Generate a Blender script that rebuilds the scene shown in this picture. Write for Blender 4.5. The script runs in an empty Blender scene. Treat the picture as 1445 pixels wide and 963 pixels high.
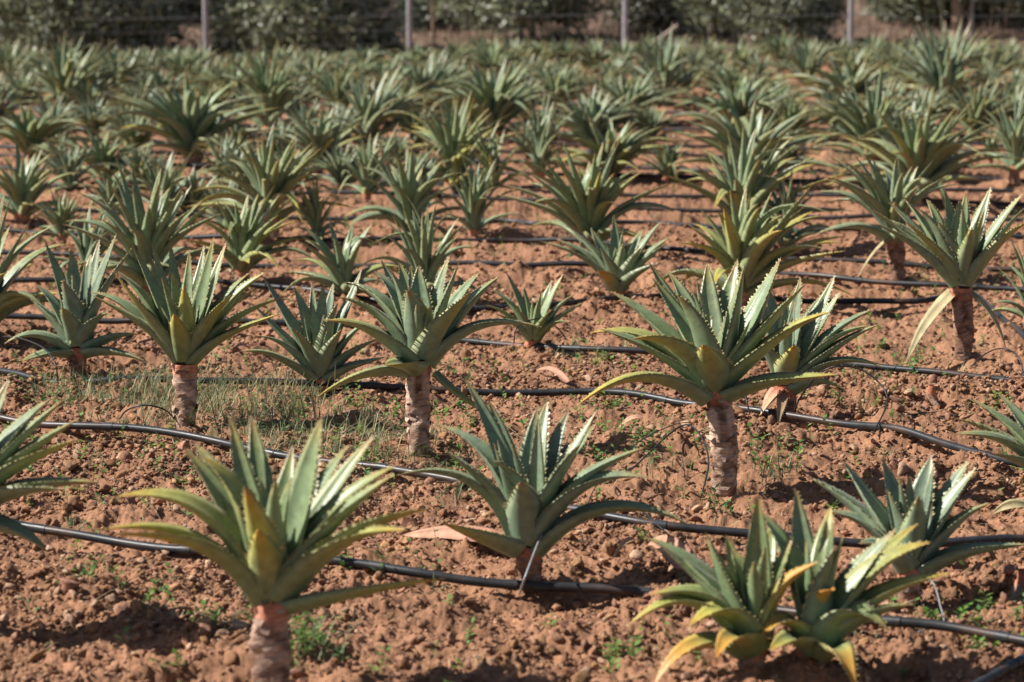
import bpy, math, random
import numpy as np
from mathutils import Vector

R = math.radians
rng = np.random.default_rng(7)
random.seed(7)
scene = bpy.context.scene
col = scene.collection

# ------------------------------------------------------------------ camera, sky, sun, exposure
PW, PH = 1445.0, 963.0
LENS = 100.0
F = PW / 36.0 * LENS
CAM_H = 1.4
PITCH = math.atan((PH / 2 + 150.0) / F)
cam_d = bpy.data.cameras.new('camera')
cam = bpy.data.objects.new('camera', cam_d)
col.objects.link(cam)
cam.location = (0, 0, CAM_H)
cam.rotation_euler = (R(90) - PITCH, 0, 0)
cam_d.lens = LENS
cam_d.sensor_width = 36.0
cam_d.clip_start = 0.1
cam_d.clip_end = 2000
cam_d.dof.use_dof = True
cam_d.dof.focus_distance = 7.35
cam_d.dof.aperture_fstop = 5.3
cam_d.dof.aperture_blades = 0
scene.camera = cam

SUN_ELEV = R(43)
SUN_AZ = R(-85)          # measured from +Y (straight ahead) towards +X; negative = to the left
sun_dir = Vector((math.sin(SUN_AZ) * math.cos(SUN_ELEV), math.cos(SUN_AZ) * math.cos(SUN_ELEV), math.sin(SUN_ELEV)))
world = bpy.data.worlds.new('World')
scene.world = world
world.use_nodes = True
wn, wl = world.node_tree.nodes, world.node_tree.links
wn.clear()
sky = wn.new('ShaderNodeTexSky')
sky.sky_type = 'NISHITA'
sky.sun_disc = False
sky.sun_elevation = SUN_ELEV
sky.sun_rotation = SUN_AZ
bg = wn.new('ShaderNodeBackground')
bg.inputs['Strength'].default_value = 0.05
wo = wn.new('ShaderNodeOutputWorld')
wl.new(sky.outputs[0], bg.inputs['Color'])
wl.new(bg.outputs[0], wo.inputs['Surface'])
sun_d = bpy.data.lights.new('sun', 'SUN')
sun_d.energy = 5.0
sun_d.angle = R(0.5)
sun_d.color = (1.0, 0.955, 0.89)
sun = bpy.data.objects.new('sun', sun_d)
col.objects.link(sun)
sun.rotation_euler = sun_dir.to_track_quat('Z', 'Y').to_euler()
scene.view_settings.view_transform = 'Standard'
scene.view_settings.look = 'None'
scene.view_settings.gamma = 1.0
scene.view_settings.exposure = 0.84
scene.view_settings.use_curve_mapping = False

# ------------------------------------------------------------------ picture to place
FW = np.array([0, math.cos(PITCH), -math.sin(PITCH)])
UP = np.array([0, math.sin(PITCH), math.cos(PITCH)])
RT = np.array([1.0, 0, 0])
CAM = np.array([0, 0, CAM_H])


def ray(x, y):
    return FW * F + RT * (x - PW / 2) + UP * (PH / 2 - y)


def ground_at(x, y, z=0.0):
    d = ray(x, y)
    return CAM + d * ((z - CAM_H) / d[2])


def at_depth(x, y, D):
    """point seen at (x, y) whose distance along the viewing axis is D"""
    return CAM + ray(x, y) * (D / F)


def depth_of(p):
    return float(np.dot(np.asarray(p) - CAM, FW))


def visible(px, y0, y1):
    pass


# ------------------------------------------------------------------ noise
def _hash(ix, iy, s):
    h = (ix.astype(np.int64) * 374761393 + iy.astype(np.int64) * 668265263 + s * 2147483647) & 0xFFFFFFFF
    h = ((h ^ (h >> 13)) * 1274126177) & 0xFFFFFFFF
    h = (h ^ (h >> 16)) & 0xFFFFFFFF
    return h.astype(np.float64) / 4294967295.0


def vnoise(x, y, s=0):
    x = np.asarray(x, float); y = np.asarray(y, float)
    ix, iy = np.floor(x), np.floor(y)
    fx, fy = x - ix, y - iy
    fx = fx * fx * fx * (fx * (fx * 6 - 15) + 10); fy = fy * fy * fy * (fy * (fy * 6 - 15) + 10)
    a = _hash(ix, iy, s); b = _hash(ix + 1, iy, s); c = _hash(ix, iy + 1, s); d = _hash(ix + 1, iy + 1, s)
    return (a + (b - a) * fx + (c - a) * fy + (a - b - c + d) * fx * fy) * 2 - 1


def bumps(x, y, cell, s, rmin, rmax, hmax, keep=1.0):
    """rounded lumps, one per cell of a jittered grid"""
    x = np.asarray(x, float) / cell; y = np.asarray(y, float) / cell
    ix, iy = np.floor(x), np.floor(y)
    out = np.zeros_like(x)
    for dx in (-1, 0, 1):
        for dy in (-1, 0, 1):
            jx, jy = ix + dx, iy + dy
            cx = jx + _hash(jx, jy, s); cy = jy + _hash(jx, jy, s + 1)
            r = rmin + (rmax - rmin) * _hash(jx, jy, s + 2) ** 2
            e = 0.7 + 0.6 * _hash(jx, jy, s + 4)
            d2 = ((x - cx) * e) ** 2 + ((y - cy) / e) ** 2
            h = hmax * (r / rmax) * np.clip(1 - d2 / (r * r), 0, 1) ** 0.6
            if keep < 1:
                h = np.where(_hash(jx, jy, s + 3) < keep, h, 0)
            out = np.maximum(out, h)
    return out


def bank(x, y):
    """the land rises behind the fence"""
    t = np.clip(np.asarray(y, float) - 28.2 + 0.5 * vnoise(np.asarray(x) * 0.3, np.asarray(y) * 0.3, 91), 0, None)
    return np.minimum(0.16 * t * t / (t + 1.2), 5.0 + 0.012 * t)


NEAR_FEET = np.array([ground_at(*q)[:2] for q in [(388, 985), (742, 818), (1066, 955), (1152, 952), (1285, 838), (592, 640), (1022, 692), (1108, 585), (262, 606), (110, 520), (452, 548), (1357, 513), (753, 487), (871, 420), (-58, 892), (1265, 398)]])


def ground_low(x, y):
    """soft form of the ground, what pipes and stems rest on"""
    x = np.asarray(x, float); y = np.asarray(y, float)
    near = np.clip((31 - y) / 4, 0, 1)
    return near * (0.020 * vnoise(x * 1.3, y * 1.3, 3) + 0.010 * vnoise(x * 3.7, y * 3.7, 4)) + bank(x, y)


def ground_full(x, y):
    x = np.asarray(x, float); y = np.asarray(y, float)
    wx = x + 0.009 * vnoise(x * 24, y * 24, 31) + .004 * vnoise(x * 90, y * 90, 33); wy = y + 0.009 * vnoise(x * 24, y * 24, 32) + .004 * vnoise(x * 90, y * 90, 34)
    rough = 0.55 + 0.45 * vnoise(x * 0.9 + 3, y * 0.9, 8)
    z = ground_low(x, y)
    for fx, fy in NEAR_FEET:                            # loose earth heaped round the stems
        d2 = ((x - fx) ** 2 + (y - fy) ** 2) / .0075
        z = z + .020 * np.exp(-d2)
    z = z + 0.028 * vnoise(wx * 7, wy * 8, 5) * (0.5 + rough) + 0.010 * vnoise(wx * 19, wy * 19, 6) + 0.0055 * vnoise(wx * 45, wy * 45, 7)
    z = z + 0.003 * vnoise(wx * 100, wy * 100, 9)
    z = z + bumps(wx, wy, 0.085, 40, 0.2, 0.55, 0.022, 0.5) * rough + bumps(wx, wy, 0.036, 50, 0.25, 0.6, 0.008, 0.6)
    z = z + bumps(wx, wy, 0.017, 60, 0.25, 0.6, 0.006, 0.8)
    return z - 0.016


# ------------------------------------------------------------------ helpers: objects
def tag(o, label=None, cat=None, group=None, kind=None):
    if label: o['label'] = label
    if cat: o['category'] = cat
    if group: o['group'] = group
    if kind: o['kind'] = kind
    return o


def empty(name, loc):
    o = bpy.data.objects.new(name, None)
    o.location = tuple(loc)
    o.empty_display_size = 0.1
    col.objects.link(o)
    return o


class MB:
    """collects points, faces and pigments, links them as ONE mesh object"""

    def __init__(self):
        self.v, self.f, self.c, self.s = [], [], [], []
        self.n = 0

    def add(self, verts, faces, colr, smooth=True):
        verts = np.asarray(verts, float).reshape(-1, 3)
        faces = np.asarray(faces, np.int64)
        self.v.append(verts)
        self.f.append((faces + self.n))
        c = np.asarray(colr, float)
        if c.ndim == 1: c = np.tile(c, (len(verts), 1))
        self.c.append(c[:, :3])
        self.s.append(np.full(len(faces), smooth))
        self.n += len(verts)

    def build(self, name, mat, parent=None, origin=None):
        me = bpy.data.meshes.new(name)
        V = np.concatenate(self.v)
        if origin is not None: V = V - np.asarray(origin, float)
        me.vertices.add(len(V))
        me.vertices.foreach_set('co', V.astype(np.float32).ravel())
        loops = np.concatenate([f.ravel() for f in self.f]).astype(np.int32)
        sizes = np.concatenate([np.full(len(f), f.shape[1]) for f in self.f]).astype(np.int32)
        me.loops.add(len(loops))
        me.loops.foreach_set('vertex_index', loops)
        me.polygons.add(len(sizes))
        starts = np.concatenate([[0], np.cumsum(sizes)[:-1]]).astype(np.int32)
        me.polygons.foreach_set('loop_start', starts)
        me.polygons.foreach_set('loop_total', sizes)
        me.polygons.foreach_set('use_smooth', np.concatenate(self.s))
        at = me.attributes.new('pigment', 'FLOAT_COLOR', 'POINT')
        C = np.concatenate(self.c)
        at.data.foreach_set('color', np.concatenate([C, np.ones((len(C), 1))], 1).astype(np.float32).ravel())
        me.materials.append(mat)
        me.update(calc_edges=True)
        me.validate()
        o = bpy.data.objects.new(name, me)
        col.objects.link(o)
        if parent is not None:
            o.parent = parent
        elif origin is not None:
            o.location = tuple(origin)
        return o


def norm(a):
    a = np.asarray(a, float)
    return a / (np.linalg.norm(a, axis=-1, keepdims=True) + 1e-12)


def tube(mb, pts, rad, colr, seg=8, cap=True):
    pts = np.asarray(pts, float); n = len(pts)
    rad = np.broadcast_to(np.asarray(rad, float), (n,))
    T = norm(np.gradient(pts, axis=0))
    ref = np.array([0, 0, 1.0]) if abs(T[:, 2]).mean() < 0.8 else np.array([1.0, 0, 0])
    A = norm(np.cross(T, ref)); B = np.cross(T, A)
    th = np.linspace(0, 2 * math.pi, seg, endpoint=False)
    V = pts[:, None] + rad[:, None, None] * (A[:, None] * np.cos(th)[None, :, None] + B[:, None] * np.sin(th)[None, :, None])
    idx = np.arange(n * seg).reshape(n, seg)
    nx = np.roll(idx, -1, 1)
    Fq = np.stack([idx[:-1], nx[:-1], nx[1:], idx[1:]], -1).reshape(-1, 4)
    c = np.asarray(colr, float)
    if c.ndim == 2 and len(c) == n: c = np.repeat(c, seg, 0)
    mb.add(V.reshape(-1, 3), Fq, c)
    if cap:
        for k, row in ((0, idx[0][::-1]), (n - 1, idx[-1])):
            ring = V.reshape(-1, 3)[row]
            mb.add(ring, np.arange(seg)[None], colr if np.ndim(colr) == 1 else np.asarray(colr)[k])


def smooth_path(p, n):
    """Catmull-Rom through the points"""
    p = np.asarray(p, float)
    P = np.vstack([2 * p[0] - p[1], p, 2 * p[-1] - p[-2]])
    out = []
    for i in range(1, len(P) - 2):
        t = np.linspace(0, 1, n, endpoint=False)[:, None]
        a, b, c, d = P[i - 1], P[i], P[i + 1], P[i + 2]
        out.append(0.5 * (2 * b + (c - a) * t + (2 * a - 5 * b + 4 * c - d) * t ** 2 + (3 * b - a - 3 * c + d) * t ** 3))
    out.append(p[-1:])
    return np.vstack(out)


# ------------------------------------------------------------------ materials
def new_mat(name):
    m = bpy.data.materials.new(name)
    m.use_nodes = True
    nt = m.node_tree
    nt.nodes.clear()
    out = nt.nodes.new('ShaderNodeOutputMaterial')
    b = nt.nodes.new('ShaderNodeBsdfPrincipled')
    nt.links.new(b.outputs[0], out.inputs['Surface'])
    return m, nt, b, out


def pigment_mat(name, rough, noise_scale=60, noise_amt=0.25, bump=0.0, bump_scale=200, spec=0.5, translucent=0.0, stretch=None, rough_var=0.0):
    m, nt, b, out = new_mat(name)
    N, L = nt.nodes, nt.links
    a = N.new('ShaderNodeAttribute'); a.attribute_name = 'pigment'
    tc = N.new('ShaderNodeTexCoord')
    src = tc.outputs['Object']
    if stretch:
        mp = N.new('ShaderNodeMapping'); mp.inputs['Scale'].default_value = stretch
        L.new(src, mp.inputs[0]); src = mp.outputs[0]
    nz = N.new('ShaderNodeTexNoise'); nz.inputs['Scale'].default_value = noise_scale
    nz.inputs['Detail'].default_value = 4
    L.new(src, nz.inputs['Vector'])
    mr = N.new('ShaderNodeMapRange')
    mr.inputs['From Min'].default_value = 0.25; mr.inputs['From Max'].default_value = 0.75
    mr.inputs['To Min'].default_value = 1 - noise_amt; mr.inputs['To Max'].default_value = 1 + noise_amt
    L.new(nz.outputs[0], mr.inputs[0])
    mx = N.new('ShaderNodeVectorMath'); mx.operation = 'SCALE'
    L.new(a.outputs['Color'], mx.inputs[0]); L.new(mr.outputs[0], mx.inputs['Scale'])
    L.new(mx.outputs[0], b.inputs['Base Color'])
    b.inputs['Roughness'].default_value = rough
    if rough_var:
        m2 = N.new('ShaderNodeMapRange'); m2.inputs['To Min'].default_value = rough - rough_var; m2.inputs['To Max'].default_value = rough + rough_var
        L.new(nz.outputs[0], m2.inputs[0]); L.new(m2.outputs[0], b.inputs['Roughness'])
    b.inputs['Specular IOR Level'].default_value = spec
    if bump:
        n2 = N.new('ShaderNodeTexNoise'); n2.inputs['Scale'].default_value = bump_scale; n2.inputs['Detail'].default_value = 3
        L.new(src, n2.inputs['Vector'])
        bp = N.new('ShaderNodeBump'); bp.inputs['Strength'].default_value = bump; bp.inputs['Distance'].default_value = 0.004
        L.new(n2.outputs[0], bp.inputs['Height']); L.new(bp.outputs[0], b.inputs['Normal'])
    if translucent:
        tr = N.new('ShaderNodeBsdfTranslucent'); L.new(mx.outputs[0], tr.inputs['Color'])
        ms = N.new('ShaderNodeMixShader'); ms.inputs[0].default_value = translucent
        L.new(b.outputs[0], ms.inputs[1]); L.new(tr.outputs[0], ms.inputs[2]); L.new(ms.outputs[0], out.inputs['Surface'])
    return m


M_LEAF = pigment_mat('aloe_skin', 0.41, 55, 0.22, 0.12, 160, 0.42, 0.10, None, 0.10)
def spots(m):
    nt = m.node_tree; N, L = nt.nodes, nt.links
    b = next(n for n in N if n.type == 'BSDF_PRINCIPLED')
    src = b.inputs['Base Color'].links[0].from_socket
    tc = N.new('ShaderNodeTexCoord')
    nz = N.new('ShaderNodeTexNoise'); nz.inputs['Scale'].default_value = 190; nz.inputs['Detail'].default_value = 2
    nb = N.new('ShaderNodeTexNoise'); nb.inputs['Scale'].default_value = 22; nb.inputs['Detail'].default_value = 3
    L.new(tc.outputs['Object'], nz.inputs['Vector']); L.new(tc.outputs['Object'], nb.inputs['Vector'])
    mul = N.new('ShaderNodeMath'); mul.operation = 'MULTIPLY'
    L.new(nz.outputs[0], mul.inputs[0]); L.new(nb.outputs[0], mul.inputs[1])
    r = N.new('ShaderNodeMapRange'); r.inputs['From Min'].default_value = .375; r.inputs['From Max'].default_value = .43
    r.inputs['To Max'].default_value = .55
    L.new(mul.outputs[0], r.inputs[0])
    mx = N.new('ShaderNodeMix'); mx.data_type = 'RGBA'
    L.new(r.outputs[0], mx.inputs['Factor']); L.new(src, mx.inputs['A']); mx.inputs['B'].default_value = (.16, .13, .07, 1)
    L.new(mx.outputs['Result'], b.inputs['Base Color'])
    b.inputs['Sheen Weight'].default_value = .05
    b.inputs['Sheen Roughness'].default_value = .45


spots(M_LEAF)
M_DRYLEAF = pigment_mat('withered_skin', 0.7, 40, 0.3, 0.3, 120, 0.3, 0.15)
M_BARK = pigment_mat('aloe_bark', 0.9, 70, 0.35, 0.8, 140, 0.2, 0, (1, 1, 2.5))
M_PIPE = pigment_mat('black_pipe_plastic', 0.42, 30, 0.35, 0.05, 200, 0.3, 0, None, 0.12)
M_WEED = pigment_mat('weed_green', 0.6, 20, 0.2, 0, 1, 0.35, 0.25)
M_STRAW = pigment_mat('straw', 0.8, 20, 0.2, 0, 1, 0.2, 0.1)
M_OLIVE = pigment_mat('olive_foliage', 0.45, 8, 0.2, 0, 1, 0.6, 0.25)
M_WOOD = pigment_mat('tree_bark', 0.9, 20, 0.35, 0.8, 40, 0.2)
M_METAL = pigment_mat('galvanised_steel', 0.45, 25, 0.2, 0, 1, 0.5)


def soil_mat():
    m, nt, b, out = new_mat('red_soil')
    N, L = nt.nodes, nt.links
    a = N.new('ShaderNodeAttribute'); a.attribute_name = 'pigment'
    ge = N.new('ShaderNodeNewGeometry')
    n1 = N.new('ShaderNodeTexNoise'); n1.inputs['Scale'].default_value = 7; n1.inputs['Detail'].default_value = 6
    n2 = N.new('ShaderNodeTexNoise'); n2.inputs['Scale'].default_value = 110; n2.inputs['Detail'].default_value = 5
    n3 = N.new('ShaderNodeTexNoise'); n3.inputs['Scale'].default_value = 420; n3.inputs['Detail'].default_value = 3
    for n in (n1, n2, n3): L.new(ge.outputs['Position'], n.inputs['Vector'])
    def rng_(n, lo, hi, a0=0.3, a1=0.7):
        r = N.new('ShaderNodeMapRange'); r.inputs['From Min'].default_value = a0; r.inputs['From Max'].default_value = a1
        r.inputs['To Min'].default_value = lo; r.inputs['To Max'].default_value = hi
        L.new(n.outputs[0], r.inputs[0]); return r.outputs[0]
    mu = N.new('ShaderNodeMath'); mu.operation = 'MULTIPLY'
    L.new(rng_(n1, 0.78, 1.2), mu.inputs[0]); L.new(rng_(n2, 0.72, 1.25), mu.inputs[1])
    sc = N.new('ShaderNodeVectorMath'); sc.operation = 'SCALE'
    L.new(a.outputs['Color'], sc.inputs[0]); L.new(mu.outputs[0], sc.inputs['Scale'])
    mix = N.new('ShaderNodeMix'); mix.data_type = 'RGBA'
    L.new(rng_(n3, 0, 0.5, 0.6, 0.72), mix.inputs['Factor'])
    L.new(sc.outputs[0], mix.inputs['A']); mix.inputs['B'].default_value = (0.40, 0.23, 0.14, 1)
    L.new(mix.outputs['Result'], b.inputs['Base Color'])
    b.inputs['Roughness'].default_value = 0.95
    b.inputs['Specular IOR Level'].default_value = 0.15
    bp = N.new('ShaderNodeBump'); bp.inputs['Strength'].default_value = 0.7; bp.inputs['Distance'].default_value = 0.004
    ad = N.new('ShaderNodeMath'); ad.operation = 'ADD'
    L.new(n2.outputs[0], ad.inputs[0]); L.new(n3.outputs[0], ad.inputs[1])
    L.new(ad.outputs[0], bp.inputs['Height']); L.new(bp.outputs[0], b.inputs['Normal'])
    return m


M_SOIL = soil_mat()
SOIL = np.array([0.285, 0.146, 0.083])

# ------------------------------------------------------------------ the ground: one sheet, finest where it is seen closest
def build_ground():
    ys = [-40, -15, -4, 0, 2, 3.2]
    y = 3.9
    while y < 29:
        ys.append(y); y += max(0.0048, 0.00026 * y * y)
    while y < 60:
        ys.append(y); y += 0.5
    ys += [75, 100, 150, 250, 400, 700, 1200]
    ys = np.array(ys)
    core = np.linspace(-1, 1, 900)
    outer = 1 + np.array([0.03, 0.08, 0.16, 0.3, 0.55, 1, 2, 4, 9, 20, 50])
    s = np.concatenate([-outer[::-1], core, outer])
    Wd = np.maximum(0.235 * np.abs(ys), 0.95)
    X = s[None] * Wd[:, None]; Y = np.repeat(ys[:, None], len(s), 1)
    Z = ground_full(X, Y)
    n, k = X.shape
    idx = np.arange(n * k).reshape(n, k)
    Fq = np.stack([idx[:-1, :-1], idx[:-1, 1:], idx[1:, 1:], idx[1:, :-1]], -1).reshape(-1, 4)
    # pigment: red soil in the field, drier and greyer behind, darkened for tree shade
    t = np.clip((Y - 24.6 + 0.8 * vnoise(X * 0.6, Y * 0.6, 70)) / 1.2, 0, 1)[..., None]
    g = np.clip((Y - 31.0 + 1.2 * vnoise(X * 0.5, Y * 0.5, 71)) / 2, 0, 1)[..., None]
    pat = np.clip(0.5 + 0.8 * vnoise(X * 1.1, Y * 1.1, 72), 0, 1)[..., None]
    dry = np.array([0.15, 0.098, 0.07]); grn = np.array([0.12, 0.13, 0.075])
    C = SOIL * (0.93 + 0.1 * pat)
    C = C * (1 - t) + dry * t
    C = C * (1 - g) + grn * g
    mb = MB()
    mb.add(np.stack([X, Y, Z], -1), Fq, C.reshape(-1, 3))
    o = mb.build('ground', M_SOIL)
    tag(o, kind='structure')


build_ground()


def lump(sub):
    """unit icosphere points and triangles"""
    import bmesh
    bm = bmesh.new()
    bmesh.ops.create_icosphere(bm, subdivisions=sub, radius=1)
    v = np.array([x.co[:] for x in bm.verts]); f = np.array([[q.index for q in t.verts] for t in bm.faces])
    bm.free()
    return v, f


def build_clods():
    mb = MB()
    shapes = []
    for sub in (1, 2):
        v, f = lump(sub)
        S = []
        for k in range(14):
            q = v.copy()
            for j in range(4):
                d = norm(rng.normal(size=3)); amp = 0.28 / (j * 0.5 + 1)
                q = q * (1 + amp * np.sin((v @ d) * (2 + 1.4 * j) + rng.uniform(0, 6)))[:, None]
            for j in range(7):                         # broken flat sides
                d = norm(rng.normal(size=3)); h = rng.uniform(0.3, 0.75)
                over = np.clip(q @ d - h, 0, None)
                q = q - 0.95 * over[:, None] * d
            q = q * (1 + rng.normal(size=(len(q), 1)) * (.10 if sub == 2 else .05))
            S.append(q)
        shapes.append((S, f))
    bands = [(4.2, 6.2, 17000, 0.0024), (6.2, 8.5, 10000, 0.0028), (8.5, 12, 2600, 0.0040), (12, 18, 150, 0.007), (18, 27, 14, 0.010)]
    for y0, y1, dens, smin in bands:
        area = 0.23 * (y0 + y1) * (y1 - y0)
        n = int(dens * area)
        y = rng.uniform(y0, y1, n); x = rng.uniform(-0.23, 0.23, n) * y
        cl = vnoise(x * 1.6, y * 1.6, 21) + 0.6 * vnoise(x * 5, y * 5, 22)
        keep = rng.uniform(0, 1, n) < np.clip(0.55 + 0.6 * cl, 0.12, 1)
        x, y = x[keep], y[keep]
        n = len(x)
        sz = np.minimum(smin * rng.pareto(2.0, n) + smin, 0.010 + 0.010 * rng.random(n) ** 3)
        z = ground_full(x, y)
        kind = np.where(sz * F / y > 7, 1, 0); var = rng.integers(0, 14, n)
        an = rng.uniform(0, 6.28, n); up_ = rng.uniform(.1, .5, n)
        cols_ = SOIL * rng.uniform(.68, 1.3, (n, 1)) * np.stack([np.ones(n), rng.uniform(.96, 1.1, n), rng.uniform(.9, 1.2, n)], -1)
        pale_ = rng.random(n) < .14
        cols_[pale_] = np.array([.41, .26, .17]) * rng.uniform(.85, 1.1, (pale_.sum(), 1))
        for kk in (0, 1):
            for vv in range(14):
                m = np.where((kind == kk) & (var == vv))[0]
                if not len(m): continue
                S, f = shapes[kk]
                q = S[vv][None] * (np.array([1.1, .95, .8]) * sz[m][:, None])[:, None]
                ca, sa = np.cos(an[m])[:, None], np.sin(an[m])[:, None]
                q = np.stack([q[..., 0] * ca - q[..., 1] * sa, q[..., 0] * sa + q[..., 1] * ca, q[..., 2]], -1)
                q = q + np.stack([x[m], y[m], z[m] + sz[m] * up_[m]], -1)[:, None]
                nv = S[vv].shape[0]
                ff = (f[None] + (np.arange(len(m)) * nv)[:, None, None]).reshape(-1, 3)
                mb.add(q.reshape(-1, 3), ff, np.repeat(cols_[m], nv, 0))
    o = mb.build('soil_clods', M_SOIL)
    tag(o, 'loose lumps of dry red soil lying all over the field', 'soil clods', kind='stuff')


build_clods()


def build_stones():
    mb = MB(); v, f = lump(3)
    y = np.sqrt(rng.uniform(4.4 ** 2, 13 ** 2, 420)); x = rng.uniform(-.21, .21, 420) * y
    for i in range(len(x)):
        q = v.copy()
        for j in range(9):
            d = norm(rng.normal(size=3)); over = np.clip(q @ d - rng.uniform(.3, .75), 0, None); q = q - .95 * over[:, None] * d
        q = q * (1 + .16 * vnoise(q[:, 0] * 2.5 + i, q[:, 1] * 2.5 + q[:, 2] * 2, 5) + .07 * vnoise(q[:, 0] * 7 + i, q[:, 1] * 7 + q[:, 2] * 5, 6))[:, None]
        r = .009 + .016 * rng.random() ** 2.2
        a = rng.uniform(0, 6.28); ca, sa = math.cos(a), math.sin(a)
        q = q * r * [1.25, 1, .8]; q = np.stack([q[:, 0] * ca - q[:, 1] * sa, q[:, 0] * sa + q[:, 1] * ca, q[:, 2]], -1)
        c = SOIL * rng.uniform(.85, 1.25) * [1, 1.04, 1.1] if rng.random() > .2 else np.array([.42, .28, .19]) * rng.uniform(.8, 1.1)
        mb.add(q + [x[i], y[i], float(ground_full(x[i], y[i])) + r * rng.uniform(.05, .4)], f, c)
    for (px, py, r) in [(150, 828, .03), (830, 905, .017), (1440, 800, .02), (230, 858, .018), (55, 720, .014), (40, 450, .018), (560, 905, .016), (270, 800, .014), (640, 905, .018), (1320, 548, .0)]:
        if not r: continue
        g = ground_at(px, py); q = v.copy()
        for j in range(9):
            d = norm(rng.normal(size=3)); over = np.clip(q @ d - rng.uniform(.3, .75), 0, None); q = q - .95 * over[:, None] * d
        q = q * (1 + .14 * vnoise(q[:, 0] * 3 + px, q[:, 1] * 3 + q[:, 2] * 2, 5))[:, None] * r * [1.5, 1, .7]
        mb.add(q + [g[0], g[1], float(ground_full(g[0], g[1])) + r * .3], f, SOIL * 1.25)
    o = mb.build('broken_clods', M_SOIL)
    tag(o, 'larger broken clods and stones among the fine red soil', 'soil clods', kind='stuff')


build_stones()

# ------------------------------------------------------------------ irrigation pipes
PIPES = [
    ('nearest black pipe, running behind the closest single aloe and the twin aloes',
     [(-60, 733), (0, 747), (140, 766), (270, 784), (480, 805), (600, 818), (740, 827), (880, 834), (960, 841), (1120, 864), (1240, 887), (1340, 899), (1445, 918), (1520, 934)]),
    ('black pipe passing just behind the low blue-green aloe on bare soil',
     [(-60, 592), (70, 612), (263, 631), (387, 655), (482, 667), (666, 696), (735, 714), (798, 730), (870, 745), (964, 755), (1218, 767), (1345, 770), (1445, 768), (1520, 766)]),
    ('black pipe touching the grass, passing behind three thick-stemmed aloes',
     [(-60, 510), (0, 521), (80, 540), (150, 546), (300, 547), (420, 549), (560, 552), (700, 553), (820, 555), (900, 562), (963, 571), (1051, 583), (1140, 597), (1209, 610), (1300, 631), (1367, 650), (1445, 672), (1520, 694)]),
    ('black pipe running in front of the small pale aloe with no stem',
     [(-60, 450), (160, 457), (340, 465), (420, 467), (520, 471), (640, 478), (722, 485), (850, 497), (1000, 505), (1173, 515), (1296, 527), (1445, 542), (1520, 550)]),
    ('wavy black pipe that bends sharply behind the tall-stemmed aloe with hanging dead leaves',
     [(-60, 402), (50, 404), (300, 407), (430, 415), (519, 428), (662, 440), (789, 436), (849, 429), (963, 424), (1173, 430), (1283, 436), (1335, 432), (1376, 433), (1410, 456), (1445, 483), (1490, 512)]),
    ('black pipe across bare soil just behind the twelve-leaved open aloe',
     [(-60, 355), (60, 358), (267, 368), (382, 371), (500, 375), (639, 380), (715, 383), (832, 386), (915, 389), (1100, 394), (1196, 402), (1296, 410), (1416, 418), (1520, 426)]),
    ('black pipe seventh back, its ends hidden by olive-tinged aloes',
     [(-60, 326), (27, 329), (267, 340), (433, 347), (642, 347), (749, 347), (929, 358), (1083, 371), (1163, 375), (1293, 382), (1520, 394)]),
    ('black pipe eighth back, passing under the large many-leaved aloe',
     [(-60, 299), (133, 300), (290, 303), (480, 308), (700, 313), (765, 319), (902, 319), (963, 322), (1150, 332), (1230, 334), (1520, 347)]),
    ('short black pipe end in the frame corner, nearest to the viewer', [(1330, 1000), (1385, 972), (1425, 953), (1460, 938), (1540, 905)]),
]
ORD = ['first', 'second', 'third', 'fourth', 'fifth', 'sixth', 'seventh', 'eighth', 'ninth', 'tenth', 'eleventh', 'twelfth', 'thirteenth',
       'fourteenth', 'fifteenth', 'sixteenth', 'seventeenth', 'eighteenth', 'nineteenth', 'twentieth']
for k, yc in enumerate([290, 268, 249, 232, 217, 203, 190, 178, 167, 157, 147, 138]):
    pts = []
    for x in range(-80, 1600, 140):
        pts.append((x, yc + (x - 722) * (yc + 150) / 9800 * 0.8 + rng.uniform(-1.6, 1.6)))
    PIPES.append((f'thin far black pipe seen between aloes, {ORD[k]} behind the one under the large many-leaved aloe', pts))
PIPE_OBJ = []
for lab, pts in PIPES:
    g = np.array([ground_at(x, y) for x, y in pts])
    p = smooth_path(g, 10)
    p[:, 1] += .012 * vnoise(p[:, 0] * 1.7, p[:, 1] * .3, 67) + .004 * vnoise(p[:, 0] * 6, p[:, 1], 68)
    r = 0.0098
    p[:, 2] = ground_low(p[:, 0], p[:, 1]) + r + 0.003 + 0.006 * vnoise(p[:, 0] * 2.1, p[:, 1] * 2.1, 77)
    mb = MB()
    du = np.clip(vnoise(p[:, 0] * 9, p[:, 1] * 9, 66) * .8 - .1, 0, .5)[:, None]
    tube(mb, p, r, np.array([0.022, 0.023, 0.026]) * (1 - du) + SOIL * .3 * du, 10)
    for k in range(1, 9):                               # in-line fittings, a little thicker than the hose
        i = int(k * len(p) / 9)
        if i + 1 < len(p):
            a, b = p[i], p[i] + norm(p[i + 1] - p[i]) * 0.03
            tube(mb, [a, a * .5 + b * .5, b], r * 1.12, np.array([0.03, 0.03, 0.032]), 10)
    o = mb.build('irrigation_pipe', M_PIPE, None, p[len(p) // 2])
    tag(o, lab, 'irrigation pipe', 'black drip irrigation pipes laid across the field')
    PIPE_OBJ.append(o)


def dripper(pipe, pts, grey=False, r=0.0023):
    """thin feeder tube; points are (x, y, height over the ground in metres)"""
    P = []
    for x, y, h in pts:
        q = ground_at(x, y, h)
        P.append(q)
    mb = MB()
    tube(mb, smooth_path(P, 8), r, np.array([0.26, 0.26, 0.27]) if grey else np.array([0.022, 0.022, 0.024]), 6)
    po = PIPE_OBJ[pipe]
    mb.build('feeder_tube', M_PIPE, po, np.array(po.location))


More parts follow.
